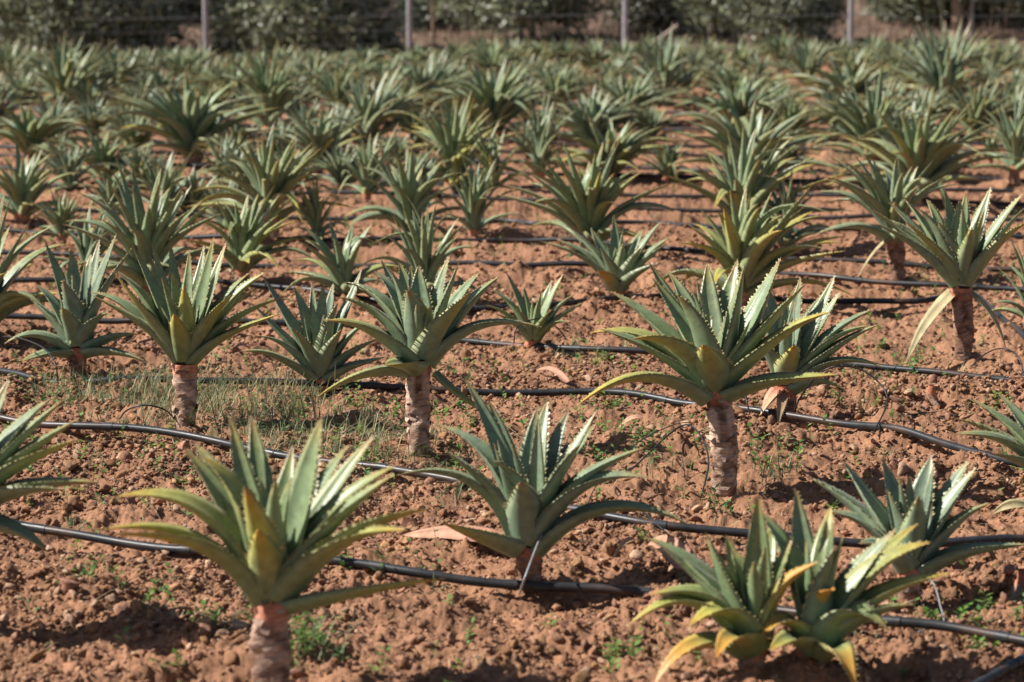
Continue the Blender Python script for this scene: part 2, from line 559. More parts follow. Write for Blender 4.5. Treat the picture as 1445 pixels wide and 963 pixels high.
# ------------------------------------------------------------------ aloe plants
VW = np.array([0, .08, .18, .32, .5, .68, .82, .92, .97, 1.0])
WW = np.array([.98, 1, .985, .915, .775, .57, .375, .195, .09, .012])
GREEN = np.array([0.165, 0.238, 0.102]); BLUE = np.array([0.168, 0.230, 0.160]); YEL = np.array([0.45, 0.38, 0.055])
ORANGE = np.array([0.52, 0.185, 0.035]); RED = np.array([0.26, 0.065, 0.035]); OLIVE = np.array([0.31, 0.30, 0.075])
PALE = np.array([0.46, 0.42, 0.21]); PINK = np.array([0.52, 0.25, 0.17]); STRAW = np.array([0.48, 0.40, 0.22])


def leaf(mb, P0, P1, P2, width, yellow=0.0, teeth=True, seg=(18, 5), tone=0.0, roll=0.0, red=0.5, withered=False, thick=0.27, spacing=0.0095, hook=0.0):
    M, H = seg
    v = np.linspace(0, 1, M) ** 0.92
    t = v[:, None]
    Pc = (1 - t) ** 2 * P0 + 2 * t * (1 - t) * P1 + t * t * P2
    if hook:
        Pc[:, 2] -= hook * np.linalg.norm(P2 - P0) * np.clip((v - .55) / .45, 0, 1) ** 2
    # a slight sideways wander
    T = norm(np.gradient(Pc, axis=0))
    rad = P2 - P0
    rh = np.array([rad[0], rad[1], 0.0])
    if np.linalg.norm(rh) < 1e-4: rh = np.array([0, -1.0, 0])
    rh = norm(rh)
    S = np.array([-rh[1], rh[0], 0.0])
    S = norm(S - (T @ S)[:, None] * T)
    N = np.cross(S, T)
    flip = np.where((N @ np.array([0, 0, 1.0]) - 0.6 * (N @ rh)).mean() < 0, -1, 1)
    N = N * flip
    ang = roll * np.linspace(0.3, 1.3, M)[:, None]
    S2 = S * np.cos(ang) + N * np.sin(ang); N2 = -S * np.sin(ang) + N * np.cos(ang)
    S, N = S2, N2
    w = width * np.interp(v, VW, WW)
    wob = 0.03 * np.sin(v * rng.uniform(6, 11) + rng.uniform(0, 6)) * width
    Pc = Pc + S * wob[:, None] * v[:, None]
    u = np.linspace(-1, 1, H)
    chan = 0.27 - 0.12 * v
    up = chan[:, None] * w[:, None] * (u[None] ** 2)
    th = thick * w * (1 - 0.25 * v)
    lo = up - th[:, None] * np.clip(1 - np.abs(u[None]) ** 2.2, 0, 1)
    ringu = np.concatenate([u, u[-2:0:-1]])
    hgt = np.concatenate([up, lo[:, -2:0:-1]], 1)
    V = Pc[:, None] + S[:, None] * (ringu[None, :, None] * w[:, None, None] * 0.5) + N[:, None] * hgt[..., None]
    K = len(ringu)
    idx = np.arange(M * K).reshape(M, K); nx = np.roll(idx, -1, 1)
    Fq = np.stack([idx[:-1], nx[:-1], nx[1:], idx[1:]], -1).reshape(-1, 4)
    # pigment: grey-green, yellow rims and tips, rust at the very point
    vv = np.repeat(v[:, None], K, 1); uu = np.abs(np.repeat(ringu[None], M, 0))
    if withered:
        base = (PINK if tone < 0.5 else STRAW) * .85
        C = base * (0.9 + 0.2 * rng.random()) + (STRAW * .9 - base) * np.clip(vv * (.3 if tone < .15 else .9), 0, 1)[..., None]
    else:
        base = GREEN + (BLUE - GREEN) * tone
        C = np.repeat(np.repeat(base[None, None], M, 0), K, 1)
        yk = np.clip(yellow * (0.06 + 1.35 * np.clip((vv - .18) / .8, 0, 1)) + 0.35 * yellow * (uu > .9), 0, 0.95)[..., None]
        C = C * (1 - yk) + (OLIVE if yellow < 0.45 else YEL) * yk
        rim = (np.clip((uu - 0.72) / 0.28, 0, 1) * 0.32)[..., None]
        C = C * (1 - rim) + (PALE * 0.85) * rim
        tp = np.clip((vv - 0.80) / 0.14, 0, 1)[..., None] * (0.25 + 0.6 * yellow)
        C = C * (1 - tp) + (YEL * 0.5 + ORANGE * 0.5) * tp
        rp = np.clip((vv - 0.925) / 0.06, 0, 1)[..., None] * red
        C = C * (1 - rp) + RED * rp
        if yellow > 0.75:
            op = np.clip((vv - 0.35) / 0.4, 0, 1)[..., None] * np.clip((yellow - 0.5) * 1.9, 0, .7)
            C = C * (1 - op) + ORANGE * op
        bp_ = np.clip(1 - vv / 0.12, 0, 1)[..., None] * 0.35
        C = C * (1 - bp_) + np.array([0.22, 0.25, 0.11]) * bp_
    mb.add(V.reshape(-1, 3), Fq, C.reshape(-1, 3))
    if teeth:
        L = np.linalg.norm(np.diff(Pc, axis=0), axis=1).sum()
        nt = max(4, int(L * 0.93 / spacing))
        for sgn in (-1, 1):
            tv = np.linspace(0.05, 0.975, nt) + rng.uniform(-0.45, 0.45, nt) / nt
            ip = lambda A: np.stack([np.interp(tv, v, A[:, k]) for k in range(3)], -1)
            c = ip(Pc); Si = ip(S) * sgn; Ni = ip(N); Ti = ip(T); wi = np.interp(tv, v, w)
            e = c + Si * (wi * 0.493)[:, None] + Ni * (wi * np.interp(tv, v, chan))[:, None]
            sz = width * 0.056 * (0.55 + 0.6 * np.sin(np.clip(tv, 0, 1) * 2.6)) * rng.uniform(0.55, 1.25, nt)
            a = e - Ti * (sz * 0.62)[:, None]; b = e + Ti * (sz * 0.62)[:, None]
            d = e - Ni * (sz * 0.55)[:, None] - Si * (sz * 0.25)[:, None]
            q = e + Si * (sz * 1.12)[:, None] + Ti * (sz * 0.45)[:, None] + Ni * (sz * 0.25)[:, None]
            VV = np.stack([a, b, d, q], 1).reshape(-1, 3)
            o4 = (np.arange(nt) * 4)[:, None]
            F3 = np.concatenate([o4 + [[0, 1, 3]], o4 + [[1, 2, 3]], o4 + [[2, 0, 3]]])
            cc = PALE * (0.95 if not withered else 0.9)
            ct = np.tile(np.stack([C.reshape(-1, 3)[0] * 0.4 + cc * .6, C.reshape(-1, 3)[0] * .4 + cc * .6, cc * .7, cc * 1.05 + [.06, .0, -.02]]), (nt, 1))
            mb.add(VV, F3, np.clip(ct, 0, 1), False)


def trunk(foot, top, r0, r1, parent, pink=0.6, detail=True):
    H = np.linalg.norm(top - foot)
    n = max(10, int(H / 0.0034)) if detail else 7
    sg = 18 if detail else 9
    t = np.linspace(0, 1, n)
    bend = np.array([rng.uniform(-.012, .012), rng.uniform(-.01, .01), 0])
    P = foot + (top - foot) * t[:, None] + bend * np.sin(t * math.pi)[:, None]
    r = r0 + (r1 - r0) * t
    # old leaf scars: sawtooth rings of uneven height
    ring = np.zeros(n); z = 0.0
    edges = [0.0]
    while z < 1:
        z += rng.uniform(0.010, 0.024) / max(H, 0.03); edges.append(z)
    edges = np.array(edges)
    th = np.linspace(0, 2 * math.pi, sg, endpoint=False)
    tt, hh = np.meshgrid(th, t)
    h2 = np.clip(hh + .011 / max(H, .04) * vnoise(np.cos(tt) * 1.4 + 7 * foot[0], np.sin(tt) * 1.4 + hh * H * 14, 23), 0, .9999)
    k = np.clip(np.searchsorted(edges, h2.ravel(), 'right') - 1, 0, len(edges) - 2).reshape(h2.shape)
    fr = (h2 - edges[k]) / (edges[k + 1] - edges[k])
    amp = _hash(k.astype(float), np.floor(tt / 1.3), 5)
    lump_ = 0.13 * vnoise(hh * H * 14 + 5 * foot[0], 0 * hh, 19) + 0.20 * vnoise(np.cos(tt) * 1.6 + 9 * foot[0], hh * H * 22 + np.sin(tt) * 1.6, 14) + 0.07 * vnoise(np.cos(tt) * 4 + 3, hh * H * 90 + np.sin(tt) * 4, 15)
    rr = r[:, None] * (1 + lump_ + (0.13 * fr * (0.1 + 1.1 * amp)) * (1 + 0.6 * vnoise(np.cos(tt) * 2, k * 7.3 + np.sin(tt) * 2, 16)))
    V = P[:, None] + np.stack([np.cos(tt) * rr, np.sin(tt) * rr, np.zeros_like(rr)], -1)
    idx = np.arange(n * sg).reshape(n, sg); nx = np.roll(idx, -1, 1)
    Fq = np.stack([idx[:-1], nx[:-1], nx[1:], idx[1:]], -1).reshape(-1, 4)
    a = (0.5 + 0.5 * vnoise(np.cos(tt) * 1.3 + 4, hh * H * 40 + np.sin(tt) * 1.3, 17))[..., None]
    pale = np.array([0.54, 0.385, 0.295]) * pink + np.array([0.27, 0.15, 0.10]) * (1 - pink)
    dark = np.array([0.13, 0.062, 0.036])
    k1 = np.clip(a * 2.1 - 0.18 + 0.5 * (amp[..., None] - .5), 0, 1)
    C = dark * (1 - k1) + pale * k1
    C = C * np.where(fr < .22, .75, 1.04)[..., None]
    rust = np.clip((hh - (1 - 0.042 / max(H, .06))) * max(H, .06) / 0.02, 0, 1)[..., None] * 0.75
    C = C * (1 - rust) + np.array([0.50, 0.185, 0.105]) * rust
    mb = MB()
    mb.add(V.reshape(-1, 3), Fq, C.reshape(-1, 3))
    if detail:
        for q in range(int(H * 190)):                     # papery rags of old leaf bases
            hq = rng.uniform(0.1, 0.96); aq = rng.uniform(0, 6.28); j = int(hq * (n - 1)); i = int(aq / 6.2832 * sg) % sg
            b = V[j, i]; d = np.array([math.cos(aq), math.sin(aq), 0]); s = np.array([-d[1], d[0], 0])
            wq = rng.uniform(.005, .017); lq = rng.uniform(.005, .015); sg_ = rng.choice([-1, 1])
            pts = np.array([b - s * wq, b + s * wq, b + s * wq * .6 + d * lq * .55 + [0, 0, sg_ * lq], b - s * wq * .5 + d * lq * .35 + [0, 0, sg_ * lq * .8]])
            mb.add(pts, [[0, 1, 2, 3]], pale * rng.uniform(.35, 1.1))
    return mb.build('stem', M_BARK, parent, foot)


ALOE_GROUP = 'aloe plants growing in the irrigated field'
PLANTS = []


def aloe(label, crown, foot, leaves=None, R_px=None, ext=None, n=22, width=None, yellow=0.25, tone=None, seed=0,
         withered=(), fill=5, stem_r=None, pink=0.6, lean=0.0, group=ALOE_GROUP, orange=0.0):
    """crown, foot: where the rosette starts and where the stem meets the ground, in photo pixels.
    leaves: (tip x, tip y, how far the tip comes forward as a share of the radius, arch, width share, yellowness)
    ext: (left, right, top) reach of the rosette when its leaves are not listed one by one."""
    global rng
    keep = rng
    rng = np.random.default_rng(1000 + seed)
    g = ground_at(*foot)
    g[2] = float(ground_low(g[0], g[1])) - 0.02
    D = depth_of(ground_at(*foot))
    C = at_depth(crown[0], crown[1], D)
    px = F / D
    if R_px is None: R_px = (ext[1] - ext[0]) / 2
    Rm = R_px / px
    if width is None: width = 0.128 * 2 * Rm if D < 12 else 0.125 * 2 * Rm
    if tone is None: tone = rng.uniform(0.1, 0.9)
    teeth = D < 13.5
    seg = (18, 7) if D < 8.5 else ((13, 5) if D < 13.5 else (9, 4))
    if seg[1] % 2 == 0: seg = (seg[0], 5)
    sp = 0.0085 if D < 9 else 0.012
    root = empty('aloe', g)
    mb = MB()
    up = np.array([0, 0, 1.0])

    def one(tip, b, ws, yl, fixed=False, wid=None, rolls=None):
        d = tip - C
        Lh = math.hypot(d[0], d[1]); L = np.linalg.norm(d)
        el = d[2] / (L + 1e-9)
        rh = np.array([d[0], d[1], 0]) / (Lh + 1e-9)
        base = C + rh * (0.006 + width * (.10 + 0.26 * (1 - el))) + up * (0.035 * max(el, 0) - 0.012 * (1 - el)) * (Rm / 0.25)
        c = norm(tip - base)
        nn = up - c[2] * c
        nn = norm(nn)
        Lc = np.linalg.norm(tip - base)
        tip = tip + (tip - base) * 0.055
        P1 = base + (tip - base) * 0.46 + nn * (b * Lc * 1.6)
        leaf(mb, base, P1, tip, wid or width * ws, yl, teeth, seg, np.clip(tone + rng.uniform(-.25, .25), 0, 1), rng.uniform(-.22, .22) if rolls is None else rolls, rng.uniform(.35, .9), spacing=sp, hook=max(0, b - .2) * .8 + (rng.uniform(-.07, .10) if not fixed else 0))

    if leaves:
        for i, lf in enumerate(leaves):
            tx, ty, w, b = lf[:4]
            ws = lf[4] if len(lf) > 4 else rng.uniform(0.88, 1.05)
            if w >= .5 and len(lf) > 4 and ws > 1: w *= .72; ws = 1 + (ws - 1) * .6
            yl = lf[5] if len(lf) > 5 else float(np.clip(yellow * rng.uniform(0.3, 1.3), 0, 1))
            one(at_depth(tx, ty, D - w * Rm), b, ws * 1.2, yl)
        top = min(l[1] for l in leaves)
        for k in range(fill):
            a = rng.uniform(0, 6.28); q = rng.uniform(.08, .3)
            hgt = (crown[1] - top) / px * rng.uniform(0.5, 0.85)
            one(C + np.array([math.cos(a) * q * Rm, math.sin(a) * q * Rm, hgt]), rng.uniform(-.02, .06), .75, yellow * .3)
    else:
        xl, xr, yt = ext
        far = np.clip((D - 10) / 7, 0, 1)
        Rm = Rm * (1.2 + .42 * far); Hm = (crown[1] - yt) / px * (1.05 + .2 * far)
        n = int(n * (1.3 + .55 * far))
        off = ((xl + xr) / 2 - crown[0]) / px
        a0 = rng.uniform(0, 6.28); lop = rng.normal(size=2) * .13
        for i in range(n):
            t = (i + 0.5) / n                             # 0 outermost, 1 heart
            a = a0 + i * 2.39996 + rng.uniform(-.25, .25)
            rho = Rm * (1.20 - 0.92 * t ** 1.2) * rng.uniform(0.85, 1.1)
            z = Hm * (0.26 + 0.86 * t ** 0.6) * rng.uniform(0.85, 1.1)
            if i < 6 and rng.random() < .8: z = Hm * rng.uniform(-.02, .2)
            yl = float(np.clip(yellow * (1.25 - t) * rng.uniform(.4, 1.5), 0, 1))
            if rng.random() < .7 * orange * (1 - t): yl = rng.uniform(.55, .72)
            tip = C + np.array([math.cos(a) * rho + lop[0] * z + off * (1 - .3 * t), math.sin(a) * rho * .95 + lop[1] * z, z])
            if rng.random() < .07: tip[2] -= Hm * .3; yl = max(yl, .5)
            one(tip, (0.22 * (1 - t) ** 1.0 + 0.03 + (.25 if rng.random() < .06 else 0)) * rng.uniform(.5, 1.35), rng.uniform(.85, 1.1) * (1 - .18 * t), yl)
    mb.build('leaf_rosette', M_LEAF, root, g)
    sr = stem_r or max(0.016, 0.115 * Rm)
    trunk(g, C + np.array([0, 0, 0.012 * Rm / .25]), sr * 0.82, sr * 1.02, root, pink, D < 12)
    for wl_ in withered:
        tx, ty, w, b, ws, tn, lb = wl_
        m2 = MB()
        tip = at_depth(tx, ty, D - w * Rm)
        d = tip - C; rh = norm(np.array([d[0], d[1], 0]))
        base = C + rh * sr * 0.8 + up * -0.006
        P1 = base + (tip - base) * 0.4 + np.array([rh[0], rh[1], 0.4]) * b * np.linalg.norm(tip - base)
        leaf(m2, base, P1, tip, width * ws, 0, D < 13, seg, tn, rng.uniform(-.5, .5), 0, True, 0.10)
        wo_ = m2.build('withered_leaf', M_DRYLEAF, root, g)
        if lb: wo_['label'] = lb
    tag(root, label, 'aloe', group)
    PLANTS.append((root, D))
    rng = keep
    return root


# -- the closest plants, leaf by leaf
aloe('closest single aloe, green with yellow front leaves on a thick peeling stem', (383, 856), (388, 985), [
    (172, 686, .1, .22, .95, .55), (152, 744, .35, .2, .8, .6), (162, 768, .5, .22, .8, .6), (264, 641, -.3, .08), (279, 622, -.5, .08), (287, 634, 0, .12, 1.1, .5),
    (325, 610, -.4, .05, .8, .3), (358, 604, -.5, .0, 1.0, .2), (333, 655, -.6, .05), (367, 755, .6, .06, 1.15, .62), (349, 702, .5, .08, 1.0, .65), (450, 590, -.1, -.04, 1.1, .15),
    (448, 630, -.5, .0), (522, 627, -.3, .05, .85, .3), (487, 628, -.5, .05, .8), (552, 655, 0, .1, .95, .35), (548, 683, .25, .1, 1.1, .25), (598, 719, .35, .12, 1.1, .5),
    (566, 744, .5, .14, .9, .55), (618, 818, .35, .02, .7, .5), (410, 650, -.6, .02)],
    225, width=.064, yellow=.3, tone=.3, seed=1, stem_r=.0345, pink=.7, withered=[])
aloe('low blue-green aloe on bare soil, one drooping left leaf with a red tip', (742, 777), (742, 818), [
    (622, 599, -.3, .22), (565, 664, .1, .26, .8), (629, 645, .2, .14, .95, .1), (660, 548, -.4, .1, .85), (693, 571, -.5, .05), (697, 645, .5, .22, 1.15, .05), (737, 685, .75, .1, 1.5, .08),
    (757, 580, -.2, .0, 1.1), (770, 558, -.5, .0, .9), (800, 582, -.5, .03, .8), (816, 623, .2, .05, 1.2), (838, 597, -.2, .06, .8), (835, 612, -.4, .1, .8), (904, 643, .1, .17, 1.05, .1),
    (906, 670, .3, .22, 1.1, .1), (961, 738, .2, .25, .9, .25), (629, 743, .55, .02, 1.1, .55), (705, 600, -.6, .04)],
    165, width=.06, yellow=.12, tone=.75, seed=2, stem_r=.027, pink=.25)
aloe('near half of the twin aloes, orange leaf tips curling over bare soil', (1068, 912), (1066, 955), [
    (892, 866, .2, .3, .85, .5), (923, 838, .1, .28, .95, .4), (976, 878, .6, .4, 1.1, .65), (929, 950, .5, .26, .8, .85), (915, 758, -.3, .12), (935, 782, -.1, .1), (999, 764, .1, 0, 1.1, .05),
    (1071, 706, -.1, -.06, .9, .2), (1025, 757, -.4, 0, .8), (1063, 728, -.5, 0, .8), (1090, 730, -.5, .02, .8), (1035, 772, -.2, .1), (1150, 803, .2, .24, .9, .8), (1011, 922, .85, .22, .9, .8),
    (1115, 775, -.1, .08)],
    150, width=.060, yellow=.25, tone=.15, seed=3, stem_r=.026)
aloe('far half of the twin aloes, broad dark leaves with pinkish hooked tips', (1152, 910), (1152, 952), [
    (1072, 893, .35, .40, .85, .8), (1075, 713, -.4, .08), (1122, 704, -.6, .04), (1171, 715, -.5, .1, .8, .4), (1167, 739, -.3, -.05, .7), (1179, 782, .2, .12, 1.3, .05), (1178, 832, .45, .34, .8, .85),
    (1259, 749, -.2, .04, 1.05, .15), (1290, 738, -.4, .06, .8, .45), (1306, 762, 0, .14, 1.05, .5), (1333, 809, .1, .12, .95, .6), (1249, 880, .6, .42, 1.3, .25), (1283, 856, .35, .12, .9, .3),
    (1206, 958, .75, .28, .9, .8), (1088, 925, .8, .2, .8, .7), (1110, 760, -.1, .05)],
    150, width=.060, yellow=.2, tone=.45, seed=4, stem_r=.026)
aloe('dark blue-green aloe crossing the pipe just beyond the twin aloes', (1285, 806), (1285, 838), [
    (1145, 672, -.3, .08, 1.15, 0), (1191, 659, -.4, .04), (1172, 722, 0, .16), (1246, 650, -.4, .02), (1312, 639, -.3, .0, 1.1), (1365, 652, -.3, .02, 1.1), (1373, 668, -.1, .05, 1.1),
    (1253, 700, .2, .08), (1297, 703, .35, .02, 1.1, .1), (1393, 706, .1, .06, .95, .25), (1446, 778, .2, .14, 1.0, .05), (1225, 700, -.5, .06), (1340, 700, -.6, .02), (1215, 770, .4, .2)],
    145, width=.055, yellow=.1, tone=.95, seed=5, stem_r=.025)
aloe('aloe cut by the frame edge, dark fan of narrow leaves above the nearest pipe', (-62, 722), (-58, 892), [
    (88, 570, -.2, .05), (104, 600, 0, .06, 1, .3), (66, 560, -.4, .03), (8, 548, -.3, .0), (106, 628, .2, .1, 1.0, .5), (128, 687, .3, .12, 1.1, .4), (84, 700, .5, .14, 1.0, .3),
    (62, 768, .4, .06, .9, .25), (40, 585, -.6, 0), (-40, 530, -.2, 0), (-100, 560, -.1, .05), (-150, 600, 0, .1), (-180, 660, .2, .15), (-60, 640, .7, .08), (-20, 660, .6, .1), (-130, 760, .4, .2)],
    170, width=.06, yellow=.3, tone=.8, seed=6, stem_r=.032)
aloe('aloe cut by the frame edge beside the broken pink clod, arching serrated leaves', (1496, 700), (1496, 735), [
    (1348, 600, -.1, .2, .9, .3), (1372, 570, -.3, .14), (1410, 560, -.5, .1), (1352, 612, .3, .2, 1, .2), (1460, 545, -.3, .02), (1520, 540, -.3, 0), (1570, 570, -.2, .06), (1610, 620, 0, .15),
    (1590, 690, .3, .2), (1400, 650, .5, .2, 1.1), (1480, 620, .7, .1), (1540, 640, .6, .1)],
    140, width=.055, yellow=.25, tone=.5, seed=7, stem_r=.028)
aloe('grey-green aloe on a tall ringed stem, long leaf arching out over bare soil', (593, 516), (592, 640), [
    (479, 414, 0, .13), (489, 391, -.3, .16), (464, 450, .3, .12, 1, .45), (531, 375, -.2, .08), (553, 388, .1, .06, 1.1, .1), (540, 372, -.5, .05), (577, 405, .55, .05, 1.45, .12),
    (592, 373, -.2, 0, 1.05, .05), (565, 367, -.6, 0), (580, 382, -.5, 0, .7), (608, 403, -.5, 0, .8), (632, 372, -.2, .02, .9), (645, 385, .1, .02), (673, 383, -.4, .02), (701, 385, -.2, .02, 1.1),
    (663, 419, .45, .08, 1.2, .45), (757, 465, .1, .24, .85, .25), (452, 562, .4, .14, .75, .5), (546, 519, .7, .08, 1.0, .5), (702, 590, .15, -.06, .42, .75)],
    140, width=.062, yellow=.15, tone=.7, seed=8, stem_r=.031, pink=.85)
aloe('widest aloe on a tall pale ringed stem, long yellow-tipped leaves spread flat', (1010, 556), (1022, 692), [
    (866, 411, -.3, .06), (840, 463, -.1, .17, .85, .5), (854, 468, .05, .08, .9), (897, 472, .4, .17, 1.15, .6), (822, 565, .4, .22, .85, .65), (919, 390, -.4, .06), (925, 405, -.3, .06, 1.0),
    (947, 380, -.6, .04), (957, 414, .2, .08, 1.25, .3), (997, 373, -.3, 0, 1.0), (1035, 375, -.3, 0, 1), (1049, 384, .1, 0, 1.15, .25), (1040, 370, -.6, 0, .8), (1097, 375, -.1, -.03, 1.25, .05),
    (1133, 408, .1, .04, .95, .4), (1166, 434, .3, .05, .95, .55), (993, 489, .46, .02, 1.3, .45), (1173, 538, .35, .1, .9, .45)],
    190, width=.066, yellow=.25, tone=.55, seed=9, stem_r=.032, pink=.9)
aloe('aloe half hidden behind the widest one, a pale dead leaf at its base', (1108, 548), (1108, 585), [
    (1082, 399, -.4, .02), (1128, 399, -.3, 0), (1175, 401, -.4, .02), (1183, 418, -.2, .03), (1155, 413, -.5, 0), (1228, 437, 0, .1, .95), (1224, 456, .2, .13, .95, .15), (1236, 457, .3, .05, .95, .15),
    (1240, 517, .3, .22, .8, .4), (1121, 490, .7, .06, 1.4, .6), (1063, 430, -.1, .08), (1058, 470, .3, .1, 1.1), (1075, 420, -.6, .04), (1190, 545, .4, .16, .8, .3)],
    112, width=.058, yellow=.15, tone=.85, seed=10, stem_r=.026, pink=.2, withered=[(1073, 586, .3, .1, .9, .2, 'pale pink dead leaf'), (1098, 600, .5, .1, .6, .3, 'orange dead leaf')])
aloe('aloe with yellow front leaves on a lumpy stem rising out of the grass', (260, 519), (262, 606), [
    (135, 429, .1, .13, .8, .35), (132, 402, -.2, .08, .85, .15), (164, 395, .3, .03, 1.0, .55), (167, 376, 0, .05, 1.0), (190, 362, -.2, .05, .95), (216, 358, -.4, .03, .8), (213, 372, -.5, .03), (240, 357, -.5, 0),
    (244, 384, .1, 0, .95, .25), (261, 410, .5, 0, 1.05, .45), (245, 443, .7, .04, 1.2, .55), (267, 365, -.3, 0, .8), (301, 353, -.1, 0, 1.0, .15), (287, 357, -.5, 0, .8), (317, 354, -.4, 0, .9),
    (350, 379, -.3, .04, .9), (370, 377, 0, .04, 1.05, .35), (326, 415, .5, .04, 1.15, .62), (353, 407, -.1, .06), (343, 447, -.4, .15, .9, .3), (395, 425, .1, .13, .85, .3), (390, 455, .3, .13, .8, .5)],
    135, width=.056, yellow=.28, tone=.45, seed=11, stem_r=.034, pink=.9)
aloe('low bluish aloe with flat lower leaves beside the grass-stemmed aloe', (110, 494), (110, 520), [
    (65, 342, -.3, .04), (100, 357, -.2, 0, 1.1), (127, 357, -.4, 0), (162, 345, -.2, .04), (183, 366, .1, .1, 1.1), (88, 402, .4, .1, 1.5), (87, 433, .7, .04, 1.35, .3), (43, 423, 0, .06, 1.1), (54, 398, -.3, .05),
    (193, 470, .2, .08, .9, 0), (10, 479, .2, .2, .8, .15), (34, 512, .5, .12, .8, .3), (200, 512, .5, .12, .8, .3), (140, 345, -.6, 0), (150, 440, .5, .12, 1.3)],
    88, width=.058, yellow=.1, tone=.85, seed=12, stem_r=.026, pink=.3)
aloe('stemless aloe with one red leaf tip, between two tall-stemmed aloes', (452, 538), (452, 548), [
    (373, 400, -.3, .04), (360, 440, .1, .05), (343, 488, .4, .07, .9, .35), (413, 462, .6, .06, 1.2, .4), (417, 400, -.3, .02), (440, 405, -.5, 0), (470, 400, -.3, 0), (475, 430, .45, .06, 1.3),
    (495, 415, -.2, .03), (520, 450, .1, .08), (533, 480, .2, .1), (540, 512, .35, .12, .9), (366, 468, .2, .1), (455, 410, -.2, 0), (508, 396, -.4, .04), (480, 470, .7, .08, 1.2, .25)],
    98, width=.05, yellow=.12, tone=.9, seed=13, stem_r=.026)
aloe('full aloe on a dark bare stem with two dead leaves hanging down', (1356, 411), (1357, 513), [
    (1231, 303, 0, .08), (1240, 318, .2, .08), (1246, 299, -.2, .08), (1257, 290, -.4, .05), (1281, 321, .5, .1, 1.1, .5), (1298, 288, .2, .06, 1.15, .25), (1277, 278, -.4, .03), (1310, 275, -.5, 0),
    (1335, 270, -.4, 0), (1353, 285, -.1, 0, 1.1), (1362, 268, -.6, 0), (1385, 280, -.5, 0), (1397, 268, -.3, .02), (1389, 300, .2, .02, .95, .5), (1372, 321, .65, .03, 1.15, .35), (1442, 271, 0, .03),
    (1446, 293, .2, .04), (1449, 308, .4, .05, 1.1, .5), (1325, 310, .3, .04, 1.1)],
    110, width=.058, yellow=.2, tone=.65, seed=14, stem_r=.029, pink=.25,
    withered=[(1278, 512, .3, .14, .85, .9, 'straw-coloured dead leaf hanging to the soil'), (1420, 497, .25, .22, .55, .8, 'narrow dead leaf hanging down')])
aloe('small pale aloe with no stem, standing behind the fourth pipe', (753, 483), (753, 487), [
    (715, 392, -.2, .08), (694, 409, 0, .12), (685, 427, .2, .1), (792, 390, -.2, .03), (763, 410, .3, 0, .9, .2), (777, 400, -.4, 0), (810, 412, .1, .06), (822, 430, .2, .1), (740, 413, -.3, 0), (730, 440, .6, .1),
    (800, 450, .6, .12), (700, 445, .4, .12), (775, 440, .7, .05)],
    66, width=.038, yellow=.25, tone=.35, seed=15, stem_r=.02)
aloe('open bluish aloe with one orange front leaf, alone on bare soil', (871, 413), (871, 420), [
    (867, 308, -.3, 0), (802, 328, -.2, .14), (835, 328, -.3, .08), (932, 308, -.3, .02), (905, 320, -.4, 0), (943, 335, 0, .06), (939, 350, .2, .1), (789, 343, 0, .16), (765, 350, .1, .2, .8, .3), (849, 355, .5, .08, 1.2),
    (905, 352, .5, .06, 1.2), (845, 380, .75, .04, 1.1, .8), (880, 345, .3, .02), (925, 375, .6, .1)],
    88, width=.056, yellow=.15, tone=.75, seed=16, stem_r=.024)

